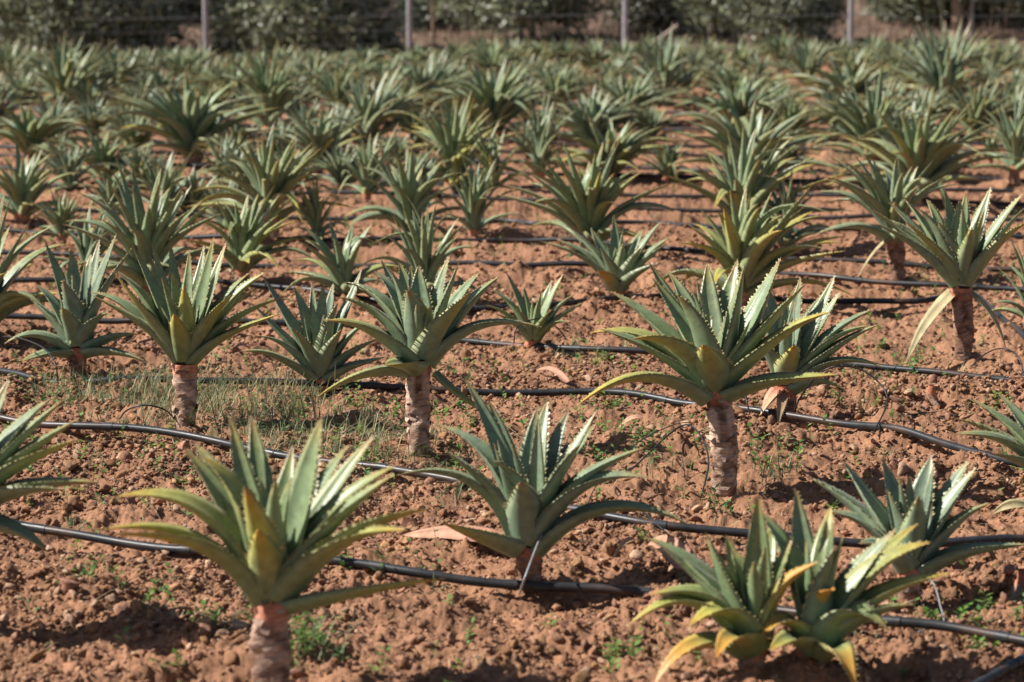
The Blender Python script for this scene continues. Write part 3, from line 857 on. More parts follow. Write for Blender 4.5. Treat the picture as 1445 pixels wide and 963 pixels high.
# -- middle rows: label, crown, foot, reach, leaves, yellow, tone, extra
MID = [
    ('dark aloe cut by the frame edge beside the low bluish aloe', (-25, 455), (-25, 478), (-118, 88, 318), 24, .3, .6, {}),
    ('aloe squeezed in shade behind the low bluish aloe', (123, 380), (123, 402), (67, 175, 300), 18, .15, .8, {}),
    ('big upright aloe directly behind the yellow-leaved aloe in the grass', (208, 398), (208, 420), (110, 308, 266), 26, .2, .55, {}),
    ('rounded aloe with short broad yellow-tipped front leaves', (340, 378), (340, 398), (285, 425, 285), 18, .4, .3, {'width': .05, 'orange': .2}),
    ('spreading aloe with few leaves behind the stemless red-tipped one', (487, 408), (487, 425), (405, 550, 330), 16, .3, .6, {}),
    ('aloe rising behind the grey-green tall-stemmed aloe', (600, 415), (600, 432), (538, 678, 303), 20, .2, .55, {}),
    ('aloe with bright orange inner leaf behind the widest aloe', (1045, 412), (1045, 432), (938, 1152, 283), 24, .45, .5, {'orange': .35}),
    ('grey aloe on a dark stem behind the aloe with hanging dead leaves', (1263, 335), (1265, 398), (1178, 1345, 228), 25, .2, .75, {'withered': [(1208, 398, .3, .15, .5, .8, None)], 'pink': .2}),
    ('aloe cut by the frame edge beside the stem with hanging dead leaves', (1455, 445), (1455, 462), (1402, 1512, 355), 18, .2, .5, {}),
    ('aloe with a reddish stem and yellow-green front leaves, beyond the rounded one', (380, 305), (380, 345), (295, 452, 205), 25, .4, .5, {'pink': .5}),
    ('narrow upright aloe touching the one with the reddish stem', (447, 333), (447, 346), (406, 484, 262), 18, .25, .3, {}),
    ('open-leaved green aloe with a lighter one close behind its shoulder', (579, 316), (579, 328), (507, 660, 225), 18, .25, .55, {}),
    ('slim aloe at the shoulder of the open-leaved green aloe', (668, 326), (668, 338), (625, 714, 240), 18, .2, .75, {}),
    ('large many-leaved aloe with a pale dead leaf lying at its foot', (833, 338), (833, 362), (743, 916, 223), 30, .25, .5, {'withered': [(812, 382, .4, .1, .55, .9, 'cream dead leaf touching the soil')]}),
    ('tall aloe with a salmon stem and long yellow-rimmed leaves', (1048, 322), (1048, 352), (962, 1142, 206), 27, .4, .6, {'pink': .6, 'orange': .1}),
    ('shaded aloe tucked behind the salmon-stemmed aloe', (1110, 345), (1110, 358), (1062, 1168, 258), 18, .25, .7, {}),
    ('dark aloe near the frame edge with an orange fleck beside it', (32, 302), (32, 316), (-28, 95, 222), 21, .3, .6, {}),
    ('small aloe half hidden behind the big upright aloe', (157, 292), (157, 304), (115, 198, 245), 15, .2, .6, {}),
    ('medium aloe with pointed leaves beyond the big upright aloe', (230, 300), (230, 312), (183, 282, 223), 19, .2, .6, {}),
    ('aloe with many orange-tipped leaves in the middle of the field', (642, 253), (642, 270), (573, 706, 165), 26, .5, .5, {'orange': .4}),
    ('green aloe touching the orange-tipped one', (697, 266), (697, 278), (658, 738, 195), 17, .4, .2, {}),
    ('grey tufted aloe before the row of dense aloes', (518, 272), (518, 286), (478, 562, 203), 22, .3, .5, {}),
    ('upright aloe alone against bare soil behind the many-leaved aloe', (762, 244), (762, 254), (727, 802, 158), 18, .15, .65, {}),
    ('wide aloe with brownish rims close behind the many-leaved aloe', (862, 240), (862, 252), (780, 927, 183), 22, .4, .6, {}),
    ('tiny aloe by itself on bare soil, far smaller than its neighbours', (942, 250), (942, 256), (910, 976, 205), 15, .3, .4, {}),
    ('aloe rising over the salmon-stemmed one with arching pale leaves', (1058, 245), (1058, 262), (984, 1154, 168), 24, .3, .7, {}),
    ('broad aloe with orange lower leaves behind the grey dark-stemmed aloe', (1295, 268), (1295, 288), (1200, 1380, 174), 26, .35, .5, {'orange': .25}),
    ('low aloe with shaded curled leaves beyond the small half-hidden one', (147, 248), (147, 262), (88, 200, 193), 20, .3, .6, {}),
    ('thin aloe peeping out behind the reddish-stemmed aloe', (312, 255), (312, 266), (283, 352, 203), 16, .25, .6, {}),
    ('grey bushy aloe beyond the narrow upright aloe', (450, 233), (450, 246), (396, 510, 170), 24, .25, .7, {}),
    ('wide dark aloe with long flat side leaves over reddish soil', (273, 212), (273, 228), (175, 347, 136), 24, .25, .6, {}),
    ('pale aloe near the frame edge above the orange fleck', (43, 212), (43, 226), (-12, 115, 163), 20, .3, .4, {}),
    ('dense aloe leading the diagonal row before the small shrubby weeds', (1235, 222), (1235, 238), (1168, 1294, 130), 24, .25, .6, {}),
    ('aloe at the frame edge with a pink dead leaf hanging', (1432, 238), (1432, 258), (1394, 1492, 153), 18, .2, .5, {'withered': [(1420, 282, .3, .1, .6, .1, 'pinkish hanging dead leaf')]}),
    ('short aloe beside the one with the pink dead leaf', (1396, 222), (1396, 232), (1373, 1424, 184), 14, .3, .4, {}),
]
for i, (lab, c, f, e, n, yl, tn, kw) in enumerate(MID):
    aloe(lab, c, f, None, None, e, n, yellow=yl, tone=tn, seed=50 + i, **kw)

# -- back rows (crown x, crown y, reach); every row is named by what it stands before
BACK = [
    ('in the row just past the bare strip', 6, [(-8, 182, -45, 38, 122), (133, 193, 97, 173, 150), (228, 178, 205, 262, 140), (380, 182, 334, 434, 95), (515, 204, 478, 592, 128), (590, 205, 560, 625, 160),
        (697, 188, 624, 754, 112), (835, 198, 772, 886, 148), (920, 196, 888, 952, 157), (1045, 188, 970, 1094, 128), (1115, 193, 1080, 1162, 150), (1180, 182, 1150, 1215, 140), (1376, 190, 1341, 1426, 130)]),
    ('in the fourth row from the fence', 5, [(30, 150, -5, 62, 112), (92, 162, 44, 157, 80), (167, 140, 124, 207, 82), (230, 150, 194, 277, 108), (330, 142, 288, 368, 98), (443, 140, 404, 482, 98), (478, 165, 440, 522, 106), (595, 158, 563, 672, 96),
        (655, 140, 625, 690, 105), (785, 154, 757, 830, 105), (885, 168, 842, 942, 120), (936, 147, 888, 974, 72), (1036, 145, 1000, 1075, 105), (1085, 150, 1060, 1125, 115), (1197, 150, 1138, 1268, 105), (1333, 158, 1281, 1396, 66), (1430, 160, 1400, 1470, 120)]),
    ('in the second row from the fence', 4, [(15, 118, -22, 45, 72), (62, 122, 30, 95, 88), (118, 124, 85, 152, 86), (205, 122, 172, 240, 82), (262, 120, 230, 300, 80), (308, 124, 280, 340, 90), (360, 122, 330, 392, 84), (412, 118, 382, 440, 84), (452, 112, 425, 480, 82),
        (508, 122, 476, 545, 88), (548, 124, 520, 580, 92), (618, 122, 590, 652, 86), (695, 120, 668, 732, 70), (742, 122, 715, 772, 86), (800, 124, 772, 830, 90), (862, 122, 836, 892, 88), (983, 118, 960, 1008, 76),
        (1020, 112, 996, 1045, 80), (1066, 120, 1040, 1095, 84), (1138, 124, 1105, 1168, 70), (1204, 116, 1172, 1236, 74), (1258, 120, 1230, 1292, 74), (1304, 122, 1280, 1335, 84), (1398, 120, 1368, 1428, 78), (1440, 116, 1415, 1470, 84)]),
    ('in the last row before the fence', 4, [(5, 100, -20, 32, 66), (45, 100, 18, 75, 76), (95, 102, 66, 126, 80), (150, 100, 122, 180, 78), (190, 97, 162, 218, 74), (240, 98, 212, 268, 74), (285, 100, 258, 312, 74), (335, 100, 310, 362, 78), (398, 98, 370, 424, 72),
        (432, 99, 408, 458, 76), (485, 98, 458, 512, 78), (520, 97, 488, 552, 72), (560, 100, 534, 586, 80), (590, 96, 562, 618, 72), (645, 98, 614, 676, 67), (682, 95, 656, 710, 61), (722, 96, 696, 752, 64), (765, 97, 736, 796, 66), (800, 96, 772, 830, 64),
        (838, 98, 808, 870, 64), (880, 96, 852, 909, 63), (915, 95, 888, 944, 61), (950, 98, 921, 980, 63), (1000, 96, 971, 1032, 64), (1045, 97, 1016, 1074, 67), (1103, 96, 1072, 1134, 57), (1150, 97, 1122, 1182, 65), (1182, 95, 1154, 1210, 63),
        (1230, 96, 1202, 1260, 62), (1285, 97, 1256, 1314, 61), (1330, 95, 1300, 1362, 59), (1375, 96, 1348, 1406, 65), (1420, 95, 1390, 1450, 66)]),
]
BACK.append(('in the sparse third row from the fence', 4, [(50, 135, 22, 82, 100), (128, 140, 100, 160, 106), (195, 138, 168, 226, 100), (285, 134, 256, 316, 98), (400, 140, 372, 430, 106), (540, 142, 512, 572, 106), (572, 136, 545, 600, 102),
    (640, 128, 612, 668, 96), (725, 132, 700, 752, 100), (765, 130, 738, 792, 96), (812, 136, 786, 840, 102), (850, 138, 824, 880, 106), (910, 132, 884, 936, 98), (966, 130, 940, 994, 96), (1012, 132, 984, 1040, 98), (1236, 138, 1206, 1268, 104), (1282, 136, 1256, 1310, 100), (1390, 136, 1362, 1420, 98), (1436, 138, 1410, 1466, 102)]))
BACK.append(('in the row past the grey tufts', 7, [(85, 238, 58, 118, 198), (190, 212, 160, 222, 172), (335, 215, 305, 368, 175), (395, 222, 366, 428, 182), (560, 232, 532, 592, 195), (742, 215, 716, 770, 178), (1112, 232, 1082, 1150, 190), (1330, 240, 1296, 1370, 195)]))
BACK.append(('in the loose row behind the dense aloes', 5, [(128, 166, 98, 162, 122), (200, 170, 168, 234, 126), (300, 172, 268, 332, 128), (350, 162, 323, 380, 118), (415, 162, 386, 446, 118), (560, 172, 528, 594, 130), (640, 170, 610, 670, 128), (740, 168, 712, 770, 126),
    (1100, 166, 1070, 1130, 126), (1255, 180, 1215, 1300, 132), (1300, 186, 1262, 1342, 140), (1425, 190, 1390, 1462, 140)]))
BACK.append(('in the loose row before the dense aloes', 6, [(75, 200, 38, 112, 152), (182, 202, 146, 218, 152), (335, 240, 300, 372, 195), (432, 203, 396, 468, 156), (472, 210, 438, 508, 165), (645, 218, 612, 680, 175), (1275, 238, 1228, 1330, 165), (1205, 196, 1165, 1250, 145)]))
BACK.append(('in the left cluster beyond the big upright aloe', 7, [(100, 264, 64, 138, 216), (196, 262, 160, 232, 214), (345, 268, 306, 378, 218), (412, 264, 378, 450, 212), (482, 262, 446, 520, 212), (588, 270, 552, 622, 222), (88, 332, 54, 126, 280), (272, 304, 238, 310, 252), (318, 318, 280, 352, 262)]))
sd = 200
for where, df, row in BACK:
    row = sorted(row)
    for i, (x, y, xl, xr, yt) in enumerate(row):
        rr = random.Random(sd)
        yl = rr.choice([.08, .15, .22, .35])
        big = (xr - xl)
        look = ('broad' if big > 95 else 'small' if big < 56 else 'medium') + ' blurred aloe'
        nth = (ORD[i] if i < 17 else ORD[len(row) - 1 - i]) 
        side = 'the left' if i < 17 else 'the right'
        if i >= 17 and len(row) - 1 - i >= 20: nth = 'middle'
        if len(row) - 1 - i == 0 and i >= 17: nth = 'first'
        aloe(f'{look}, {nth} from {side} {where}', (x, y), (x, y + df), None, None, (xl, xr, yt), 30 if big > 60 else 24, width=None if big > 60 else None, yellow=yl, tone=rr.uniform(.4, 1), seed=sd)
        sd += 1

# ------------------------------------------------------------------ feeder tubes plugged into the pipes
dripper(2, [(1232, 613, .02), (1252, 560, .09), (1215, 522, .15), (1165, 522, .15), (1130, 560, .06), (1120, 590, .0)])
dripper(1, [(940, 752, .02), (905, 720, .02), (868, 692, .015), (905, 650, .02), (960, 602, .06), (985, 610, .07), (1000, 650, .05), (990, 700, .0)])
dripper(0, [(733, 838, .0), (742, 812, .05), (760, 765, .09), (771, 742, .11), (769, 736, .12), (763, 745, .11), (760, 760, .09)], True, .0025)
dripper(0, [(1296, 892, .01), (1330, 880, .01), (1327, 855, .03), (1318, 825, .06), (1306, 815, .07)], True, .0016)
dripper(4, [(1445, 540, .0), (1438, 505, .06), (1415, 492, .08), (1390, 500, .05), (1368, 520, .0)])
dripper(2, [(82, 540, .02), (78, 515, .07), (62, 492, .1), (30, 478, .1), (5, 475, .08)])
dripper(3, [(725, 486, .02), (730, 462, .07), (760, 450, .09), (785, 462, .05), (800, 480, .0)])
dripper(2, [(165, 600, .0), (178, 580, .05), (205, 572, .07), (235, 580, .05), (250, 600, .0)])
dripper(2, [(1058, 584, .02), (1052, 560, .06), (1048, 545, .07)])
dripper(1, [(820, 738, .02), (845, 680, .06), (900, 625, .09), (950, 600, .07), (975, 596, .03)], False, .0014)

# ------------------------------------------------------------------ fallen dead leaves and cut stumps
def fallen(lab, a, b, width, tn, arch=.1, roll=-.8):
    p0 = ground_at(*a); p2 = ground_at(*b)
    for p in (p0, p2): p[2] = float(ground_full(p[0], p[1])) + .006 + width * .36
    mid = (p0 + p2) / 2 + np.array([0, 0, arch * np.linalg.norm(p2 - p0) + .012])
    mb = MB()
    leaf(mb, p0, mid, p2, width, 0, False, (16, 7), tn, roll, 0, True, 0.06)
    o = mb.build('fallen_leaf', M_DRYLEAF, None, p0)
    tag(o, lab, 'dead leaf', 'dead aloe leaves fallen on the soil')


fallen('long pink dead leaf lying behind the low blue-green aloe', (722, 790), (566, 763), .055, .1, .06)
fallen('broad salmon dead leaf lying just left of the twin aloes', (968, 812), (914, 786), .058, .0, .2, -.8)
fallen('curled tan dead leaf on the soil near the frame edge', (1450, 716), (1400, 718), .035, .7, .12)
fallen('orange curled scrap of leaf left of the widest aloe', (905, 586), (872, 584), .022, .2, .2)
fallen('small pink scrap of leaf beside the yellow-leaved aloe', (352, 494), (330, 500), .02, .1, .1)
fallen('brown dead leaf lying by the third pipe under the small pale aloe', (800, 540), (756, 522), .022, .05, .14)
fallen('orange leaf scrap between the low aloe and the salmon dead leaf', (898, 775), (862, 792), .016, .3, .15)


def stump(lab, x, y, h, r, lean=(0, 0)):
    g = ground_at(x, y); g[2] = float(ground_low(g[0], g[1])) - .02
    root = trunk(g, g + np.array([lean[0], lean[1], h]), r, r * .8, None, .8)
    root.name = 'cut_stump'; root.location = tuple(g)
    tag(root, lab, 'stump', 'cut aloe stumps')


stump('short pale cut stump standing behind the third pipe', 1322, 563, .055, .016, (-.01, 0))
stump('pale cut stump near the frame edge below the nearest-but-one pipe', 1434, 826, .06, .02, (.02, 0))

# ------------------------------------------------------------------ weeds, grass, straw
def in_frame(n, y0, y1, s=0.2):
    y = np.sqrt(rng.uniform(y0 ** 2, y1 ** 2, n)); x = rng.uniform(-s, s, n) * y
    return x, y


def build_weeds():
    mb = MB()
    spots = []
    for cx, cy, n, sp in [(325, 870, 9, 22), (435, 925, 16, 22), (560, 800, 4, 30), (110, 825, 4, 22), (225, 838, 3, 15), (610, 580, 8, 40), (840, 500, 7, 40), (640, 520, 6, 30), (900, 900, 7, 30), (860, 925, 6, 25), (1010, 710, 5, 20), (1060, 640, 7, 30),
                          (1250, 500, 10, 45), (1300, 505, 10, 40), (960, 640, 10, 50), (900, 560, 5, 30), (1400, 850, 8, 40), (1390, 905, 8, 30), (1330, 700, 6, 40), (1230, 580, 8, 50), (1400, 560, 7, 40), (1090, 670, 5, 20), (200, 640, 8, 60), (150, 690, 10, 60),
                          (390, 720, 10, 50), (330, 590, 12, 70), (430, 580, 10, 60), (560, 650, 10, 60), (640, 640, 8, 50), (820, 660, 10, 50), (890, 640, 7, 30), (760, 560, 6, 60), (720, 590, 6, 60), (1195, 210, 26, 40), (1160, 245, 22, 40), (1120, 470, 6, 60),
                          (60, 560, 8, 40), (520, 590, 8, 40), (1440, 640, 6, 30), (860, 600, 4, 30), (990, 800, 3, 20), (1200, 690, 5, 30), (1280, 870, 4, 20)]:
        for k in range(int(n * 1.5)):
            q = ground_at(cx + rng.normal() * sp, cy + rng.normal() * sp * .4); spots.append((q[0], q[1]))
    x, y = in_frame(620, 4.6, 14); spots += list(zip(x, y))
    for x, y in spots:
        z = float(ground_full(x, y))
        h = rng.uniform(.014, .055); nl = rng.integers(5, 13)
        tint = np.array([0.10, 0.20, 0.035]) * rng.uniform(.7, 1.35) * np.array([rng.uniform(.8, 1.5), 1, rng.uniform(.7, 1.6)])
        lean = rng.normal(size=2) * .3
        for k in range(nl):
            t = (k + 1) / nl; a = k * 2.4 + rng.uniform(0, 1)
            b = np.array([x + lean[0] * h * t, y + lean[1] * h * t, z + h * t])
            ln = rng.uniform(.008, .023); d = np.array([math.cos(a), math.sin(a), rng.uniform(.1, .7)]); d = norm(d); s = norm(np.cross(d, [0, 0, 1])) * ln * rng.uniform(.18, .32)
            mb.add([b, b + d * ln * .5 + s, b + d * ln, b + d * ln * .5 - s], [[0, 1, 2, 3]], tint * rng.uniform(.8, 1.25))
        st = np.array([x, y, z - .004]); e = np.array([x + lean[0] * h, y + lean[1] * h, z + h])
        mb.add([st + [.0008, 0, 0], st - [.0008, 0, 0], e - [.0005, 0, 0], e + [.0005, 0, 0]], [[0, 1, 2, 3]], tint * .8)
    o = mb.build('weeds', M_WEED)
    tag(o, 'small green weeds sprouting between the soil clods', 'weeds', kind='stuff')


def blade(mb, x, y, z, L, w, c, flat=0.0):
    a = rng.uniform(0, 6.28); d = np.array([math.cos(a), math.sin(a), 0])
    s = np.array([-d[1], d[0], 0]) * w
    el = rng.uniform(.2, 1.4) * (1 - flat)
    b = np.array([x, y, z])
    m = b + d * L * .5 * math.cos(el) + np.array([0, 0, L * .55 * math.sin(el)])
    e = b + d * L * math.cos(el) * 1.05 + np.array([0, 0, L * (.85 * math.sin(el) - .12 * rng.random() * (1 - flat))])
    if flat > .8: m[2] += .006; e[2] += .003
    mb.add([b - s, b + s, m + s * .8, m - s * .8, e + s * .15, e - s * .15], [[0, 1, 2, 3], [3, 2, 4, 5]], c)


def build_grass():
    mb = MB()
    def tuft(x, y, n, L):
        c0 = np.array([0.15, 0.19, 0.095]) * rng.uniform(.7, 1.3)
        if rng.random() < .5: c0 = np.array([0.30, 0.26, 0.13])
        for k in range(n):
            px, py = x + rng.normal() * .018, y + rng.normal() * .018
            blade(mb, px, py, float(ground_low(px, py)) - .006, L * rng.uniform(.5, 1.2), rng.uniform(.0008, .0016), c0 * rng.uniform(.75, 1.3))
    for cx, cy, n, sx, sy, L in [(200, 570, 80, 80, 20, .07), (330, 592, 75, 75, 22, .08), (110, 565, 14, 45, 12, .06), (430, 610, 60, 55, 22, .08), (300, 545, 30, 70, 10, .08), (480, 635, 30, 40, 14, .08), (560, 620, 24, 40, 14, .06), (640, 655, 14, 40, 10, .06),
                                 (240, 560, 30, 30, 10, .09), (400, 545, 20, 40, 10, .07), (1090, 680, 8, 14, 8, .06), (435, 935, 8, 12, 8, .10), (1230, 525, 14, 50, 8, .05), (930, 660, 12, 60, 15, .05), (780, 490, 14, 50, 8, .05), (1190, 225, 30, 40, 10, .12), (620, 700, 8, 40, 10, .05)]:
        for k in range(n):
            q = ground_at(cx + rng.normal() * sx, cy + rng.normal() * sy); tuft(q[0], q[1], rng.integers(4, 14), L * rng.uniform(.6, 1.5))
    x, y = in_frame(330, 5, 13)
    for i in range(len(x)): tuft(x[i], y[i], rng.integers(3, 9), rng.uniform(.025, .06))
    o = mb.build('grass', M_WEED)
    tag(o, 'thin green and straw-coloured grass growing along the pipe', 'grass', kind='stuff')
    mb = MB()
    n = 2600
    x, y = in_frame(n, 4.4, 13)
    z = ground_full(x, y)
    cl = vnoise(x * 1.4, y * 1.4, 44)
    for i in range(n):
        if rng.random() > .5 + .8 * cl[i]: continue
        c = np.array([0.42, 0.31, 0.19]) * rng.uniform(.6, 1.15)
        blade(mb, x[i], y[i], z[i] + .004, rng.uniform(.02, .075), rng.uniform(.0006, .0013), c, rng.uniform(.72, 1))
    for cx, cy, m, sx, sy in [(330, 600, 400, 90, 22), (520, 620, 250, 60, 20), (450, 700, 160, 60, 20), (690, 650, 160, 80, 25), (280, 700, 100, 60, 25), (350, 860, 60, 60, 12), (800, 640, 120, 60, 25)]:
        for k in range(m):
            q = ground_at(cx + rng.normal() * sx, cy + rng.normal() * sy)
            blade(mb, q[0], q[1], float(ground_full(q[0], q[1])) + .004, rng.uniform(.03, .09), rng.uniform(.0006, .0012), np.array([0.44, 0.35, 0.22]) * rng.uniform(.6, 1.15), rng.uniform(.55, 1))
    o = mb.build('dry_straw', M_STRAW)
    tag(o, 'dry straw and dead grass stalks scattered on the soil', 'straw', kind='stuff')


def build_litter():
    mb = MB(); x, y = in_frame(260, 4.5, 13)
    for i in range(len(x)):
        z = float(ground_full(x[i], y[i])) + .005
        a = rng.uniform(0, 6.28); L = rng.uniform(.012, .05); w = L * rng.uniform(.12, .3)
        d = np.array([math.cos(a), math.sin(a), rng.uniform(-.1, .25)]); s = np.array([-d[1], d[0], rng.uniform(-.8, .8)]) * w
        b = np.array([x[i], y[i], z]); c = np.array([[.20, .085, .05], [.30, .15, .09], [.16, .09, .055], [.36, .16, .11]][rng.integers(4)]) * rng.uniform(.7, 1.2)
        m = b + d * L * .5 + [0, 0, L * rng.uniform(.05, .3)]; e = b + d * L
        mb.add([b - s * .6, b + s * .6, m + s, m - s, e + s * .2, e - s * .2], [[0, 1, 2, 3], [3, 2, 4, 5]], c)
    tag(mb.build('leaf_litter', M_DRYLEAF), 'small brown scraps of dead leaf strewn on the soil', 'leaf litter', kind='stuff')


build_weeds()
build_grass()
build_litter()

# ------------------------------------------------------------------ fence behind the field
def build_fence():
    root = empty('wire_fence', ground_at(722, 76))
    o0 = np.array(root.location)
    GREY = np.array([0.33, 0.31, 0.32])
    xs = [-320, -15, 291, 578, 882, 1200, 1510, 1820]
    feet = []
    for x in xs:
        g = ground_at(x, 80); g[2] = float(ground_low(g[0], g[1])) - .03
        feet.append(g)
        mb = MB()
        tube(mb, [g, g + [0, 0, 1.0], g + [.01, 0, 1.9]], .026, GREY * rng.uniform(.85, 1.1), 10)
        tube(mb, [g + [0.01, 0, 1.9], g + [.01, 0, 1.93]], .036, GREY * .8, 10)
        mb.build('post', M_METAL, root, o0)
    mb = MB()
    hs = [.12, .24, .36, .50, .64, .80, .98, 1.18, 1.4, 1.62, 1.82]
    for i in range(len(feet) - 1):
        a, b = feet[i], feet[i + 1]
        for h in hs:
            t = np.linspace(0, 1, 7)[:, None]
            P = a + (b - a) * t + np.array([0, -.034, h + .03]) - np.array([0, 0, 1.0]) * (.015 * np.sin(t * math.pi))
            tube(mb, P, .0011 if h not in (.36, .98, 1.82) else .0022, np.array([.2, .2, .21]), 5, False)
        nst = 12
        for k in range(1, nst):
            q = a + (b - a) * (k / nst) + np.array([0, -.036, .03])
            tube(mb, [q + [0, 0, .12], q + [0, 0, 1.82]], .0011, np.array([.12, .12, .13]), 4, False)
    mb.build('wire_mesh', M_METAL, root, o0)
    for x0, x1 in ((578, 500), (1000, 905)):
        p = ground_at(x1, 84) if x1 > 600 else None
        mb = MB()
        if p is None:
            a = at_depth(538, 26, 25.2); b = at_depth(580, -25, 25.2)
        else:
            a = at_depth(908, 72, 25.6); b = at_depth(965, 30, 25.6)
            b = a + (b - a) * .85
        tube(mb, [a, (a + b) / 2, b], .018, np.array([.30, .23, .18]), 8)
        mb.build('brace', M_METAL, root, o0)
    tag(root, 'wire fence on grey steel posts closing off the back of the field', 'fence')


build_fence()


def wood_post(lab, x, y, D, h, r, c):
    g = at_depth(x, y, D); g[2] = float(ground_low(g[0], g[1])) - .05
    mb = MB(); P = [g, g + [0, 0, h * .5], g + [.01, 0, h]]
    tube(mb, P, [r * 1.08, r, r * .95], np.array(c), 10)
    o = mb.build('stake', M_WOOD, None, g); tag(o, lab, 'stake', 'stakes among the olive trees')


wood_post('brown stake standing beside the white-trunked olive tree', 612, 60, 27.5, .75, .022, (.20, .13, .10))
wood_post('pale stake standing under the olive tree behind the brace', 1036, 66, 27.0, .7, .026, (.46, .40, .36))
wood_post('pale stake beside the crooked bare tree trunk', 1370, 58, 27.8, .55, .022, (.44, .36, .31))

# ------------------------------------------------------------------ olive trees and scrub
def foliage(mb, blobs, n, leafL, cols, squash=.8):
    """many small leaves gathered into clumps through the crown's volume"""
    nb = len(blobs)
    ncl = max(12, n // 26)
    wts = np.array([b[3] ** 2 for b in blobs]); wts /= wts.sum()
    pick = rng.choice(nb, ncl, p=wts)
    B = np.array(blobs)[pick]
    d = norm(rng.normal(size=(ncl, 3)))
    rr = B[:, 3] * rng.uniform(.45, 1.04, ncl)
    cen = B[:, :3] + d * rr[:, None] * np.array([1, 1, squash])
    csz = rng.uniform(.06, .17, ncl)
    m = n // ncl
    P = np.repeat(cen, m, 0) + rng.normal(size=(ncl * m, 3)) * np.repeat(csz, m)[:, None] * .6
    cc = np.array(cols)[rng.integers(0, len(cols), ncl)] * rng.uniform(.75, 1.25, (ncl, 1))
    N = ncl * m
    dr = norm(rng.normal(size=(N, 3)) + np.repeat(d, m, 0) * .7 + [0, 0, .25])
    s = norm(np.cross(dr, rng.normal(size=(N, 3))))
    L = leafL * rng.uniform(.6, 1.3, (N, 1)); w = L * .2
    V = np.stack([P, P + dr * L * .5 + s * w, P + dr * L, P + dr * L * .5 - s * w], 1).reshape(-1, 3)
    Fq = np.arange(N * 4).reshape(-1, 4)
    C = np.repeat(np.repeat(cc, m, 0) * rng.uniform(.75, 1.3, (N, 1)), 4, 0)
    silver = rng.random(N) < .2
    C[np.repeat(silver, 4)] = np.array([.40, .42, .34])
    mb.add(V, Fq, C, False)


OL = [(.20, .225, .125), (.25, .265, .16), (.16, .185, .10), (.27, .27, .15)]


def olive(lab, x, D, wpx, low, height, cols, n=15000, trunks=((0, 0),), tcol=(.22, .17, .13), twid=.05, cat='tree', name='olive_tree', bend=0.0):
    g = at_depth(x, 60, D); g[2] = float(ground_low(g[0], g[1]))
    height = height * .72 if height > 1 else height
    r = wpx / 2 / (F / D)
    root = empty(name, g)
    blobs = []
    for k in range(24):
        t = (k / 23) ** 1.35
        z = low + (height - low) * t
        rw = r * math.sin(math.pi * min(1, (.42 + .48 * t))) ** .6
        a = k * 2.4
        q = rw * rng.uniform(.3, .66)
        br = max(.2, rw * rng.uniform(.4, .52))
        blobs.append((g[0] + math.cos(a) * q, g[1] + math.sin(a) * q, g[2] + z + br * .55, br))
    if low < .05 and height > 1:
        for k in range(12):
            a = k / 12 * 6.283 + rng.uniform(-.2, .2); br = rng.uniform(.2, .34)
            blobs.append((g[0] + math.cos(a) * r * .78, g[1] + math.sin(a) * r * .78, g[2] + br * .7, br))
    mb = MB()
    for k, (tx, ty) in enumerate(trunks):
        f = g + [tx, ty, -.05]
        mid = f + [bend + rng.uniform(-.04, .04), 0, (low + .3)]
        tip = g + [tx * .5 + rng.uniform(-.1, .1), 0, height * .75]
        P = smooth_path([f, (f + mid) / 2 + [rng.uniform(-.03, .03) - bend * .3, 0, 0], mid, (mid + tip) / 2, tip], 6)
        tube(mb, P, np.linspace(twid, twid * .3, len(P)), np.array(tcol), 10)
        for b in blobs[::2]:
            s = P[int(len(P) * rng.uniform(.4, .9))]; e = np.array(b[:3])
            tube(mb, smooth_path([s, (s + e) / 2 + [0, 0, .06], e], 4), np.linspace(twid * .34, twid * .08, 9), np.array(tcol) * .8, 6, False)
    mb.build('trunk', M_WOOD, root, g)
    mb = MB()
    low_ = [b for b in blobs if b[2] - b[3] < g[2] + 1.0]
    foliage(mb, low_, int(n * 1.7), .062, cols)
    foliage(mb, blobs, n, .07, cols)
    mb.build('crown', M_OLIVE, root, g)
    tag(root, lab, cat, 'olive trees behind the fence' if cat == 'tree' else 'scrub bushes behind the fence')


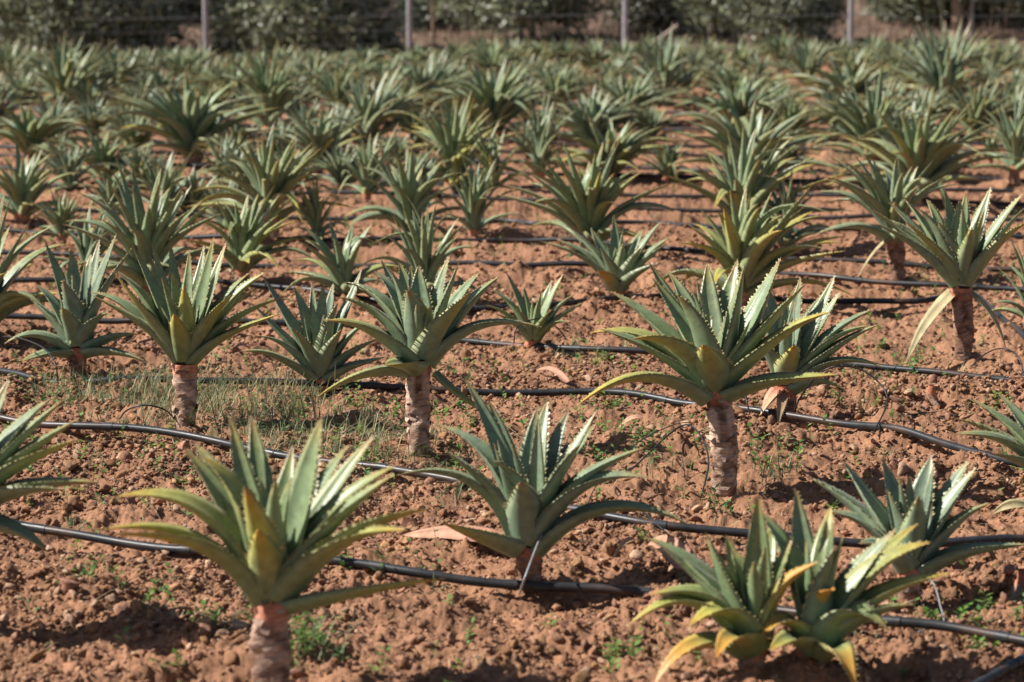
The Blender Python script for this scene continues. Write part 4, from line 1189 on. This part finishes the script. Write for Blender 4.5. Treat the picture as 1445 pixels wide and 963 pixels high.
olive('widest dark olive tree, its crown touching the ground at the frame corner', 85, 25.9, 345, .02, 2.6, OL, 19000)
olive('dense olive tree reaching the ground between the two leftmost clear fence posts', 428, 25.75, 280, .0, 2.5, OL, 19000)
olive('olive tree with a whitish trunk and its crown lifted off the ground', 722, 27.6, 255, .20, 2.5, OL, 16000, ((.08, 0), (.2, .1)), (.50, .44, .40), .035)
olive('dark olive tree behind the diagonal brace', 1078, 27.0, 258, .06, 2.6, OL, 18000, ((-.5, 0), (.05, .1)))
olive('crooked tree with a bare leaning trunk in the open', 1352, 28.0, 190, .48, 2.6, OL, 9000, ((0, 0),), (.52, .36, .26), .055, bend=-.08)
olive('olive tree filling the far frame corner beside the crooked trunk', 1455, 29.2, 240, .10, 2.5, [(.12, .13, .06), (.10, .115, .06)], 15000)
olive('tree standing off beyond the field edge, only its flank in view', -160, 28.0, 260, .0, 2.7, OL, 14000)
olive('deep-shaded olive tree set back behind the mesh and the first clear post', 262, 30.2, 160, .0, 2.6, [(.06, .075, .04), (.07, .085, .045)], 13000)  # its shade is put into the leaf colours, darker than the other olives
olive('grey-green bush on the dry bank between the last post and crooked trunk', 1292, 29.4, 150, .0, .75, [(.13, .15, .085), (.15, .16, .09)], 8000, cat='bush', name='scrub_bush', twid=.02)
olive('bluish round bush beside the second clear fence post', 605, 29.0, 70, .0, .5, [(.09, .13, .09)], 4000, cat='bush', name='scrub_bush', twid=.015)
olive('low brown bush at the foot of the diagonal brace', 925, 28.6, 120, -.05, .42, [(.12, .10, .06), (.09, .085, .05)], 5000, cat='bush', name='scrub_bush', twid=.015)


def build_scrub():
    mb = MB()
    for k in range(90):
        y = rng.uniform(32, 46); x = rng.uniform(-.24, .24) * y
        z = float(bank(x, y)); r = rng.uniform(.3, .8)
        c = [(.10, .12, .07), (.13, .14, .085), (.16, .15, .10)][k % 3]
        foliage(mb, [(x, y, z + r * .4, r), (x + r * .5, y, z + r * .3, r * .7)], 900, .07, [c], .7)
    o = mb.build('scrub', M_OLIVE)
    tag(o, 'grey-green scrub covering the rising bank behind the trees', 'scrub', kind='stuff')
    mb = MB()
    for k in range(21000):
        y = rng.uniform(24.9, 33); x = rng.uniform(-.22, .22) * y
        if vnoise(x * .9, y * .9, 81) < -.35: continue
        z = float(bank(x, y))
        nr = y < 27.5
        blade(mb, x, y, z - .01, rng.uniform(.05, .13) if nr else rng.uniform(.08, .24), .0035, (np.array([.24, .20, .10]) if nr and rng.random() < .6 else np.array([.27, .19, .145])) * rng.uniform(.65, 1.15))
    o = mb.build('dry_grass', M_STRAW)
    tag(o, 'pinkish dry grass on the bank behind the fence', 'dry grass', kind='stuff')


build_scrub()
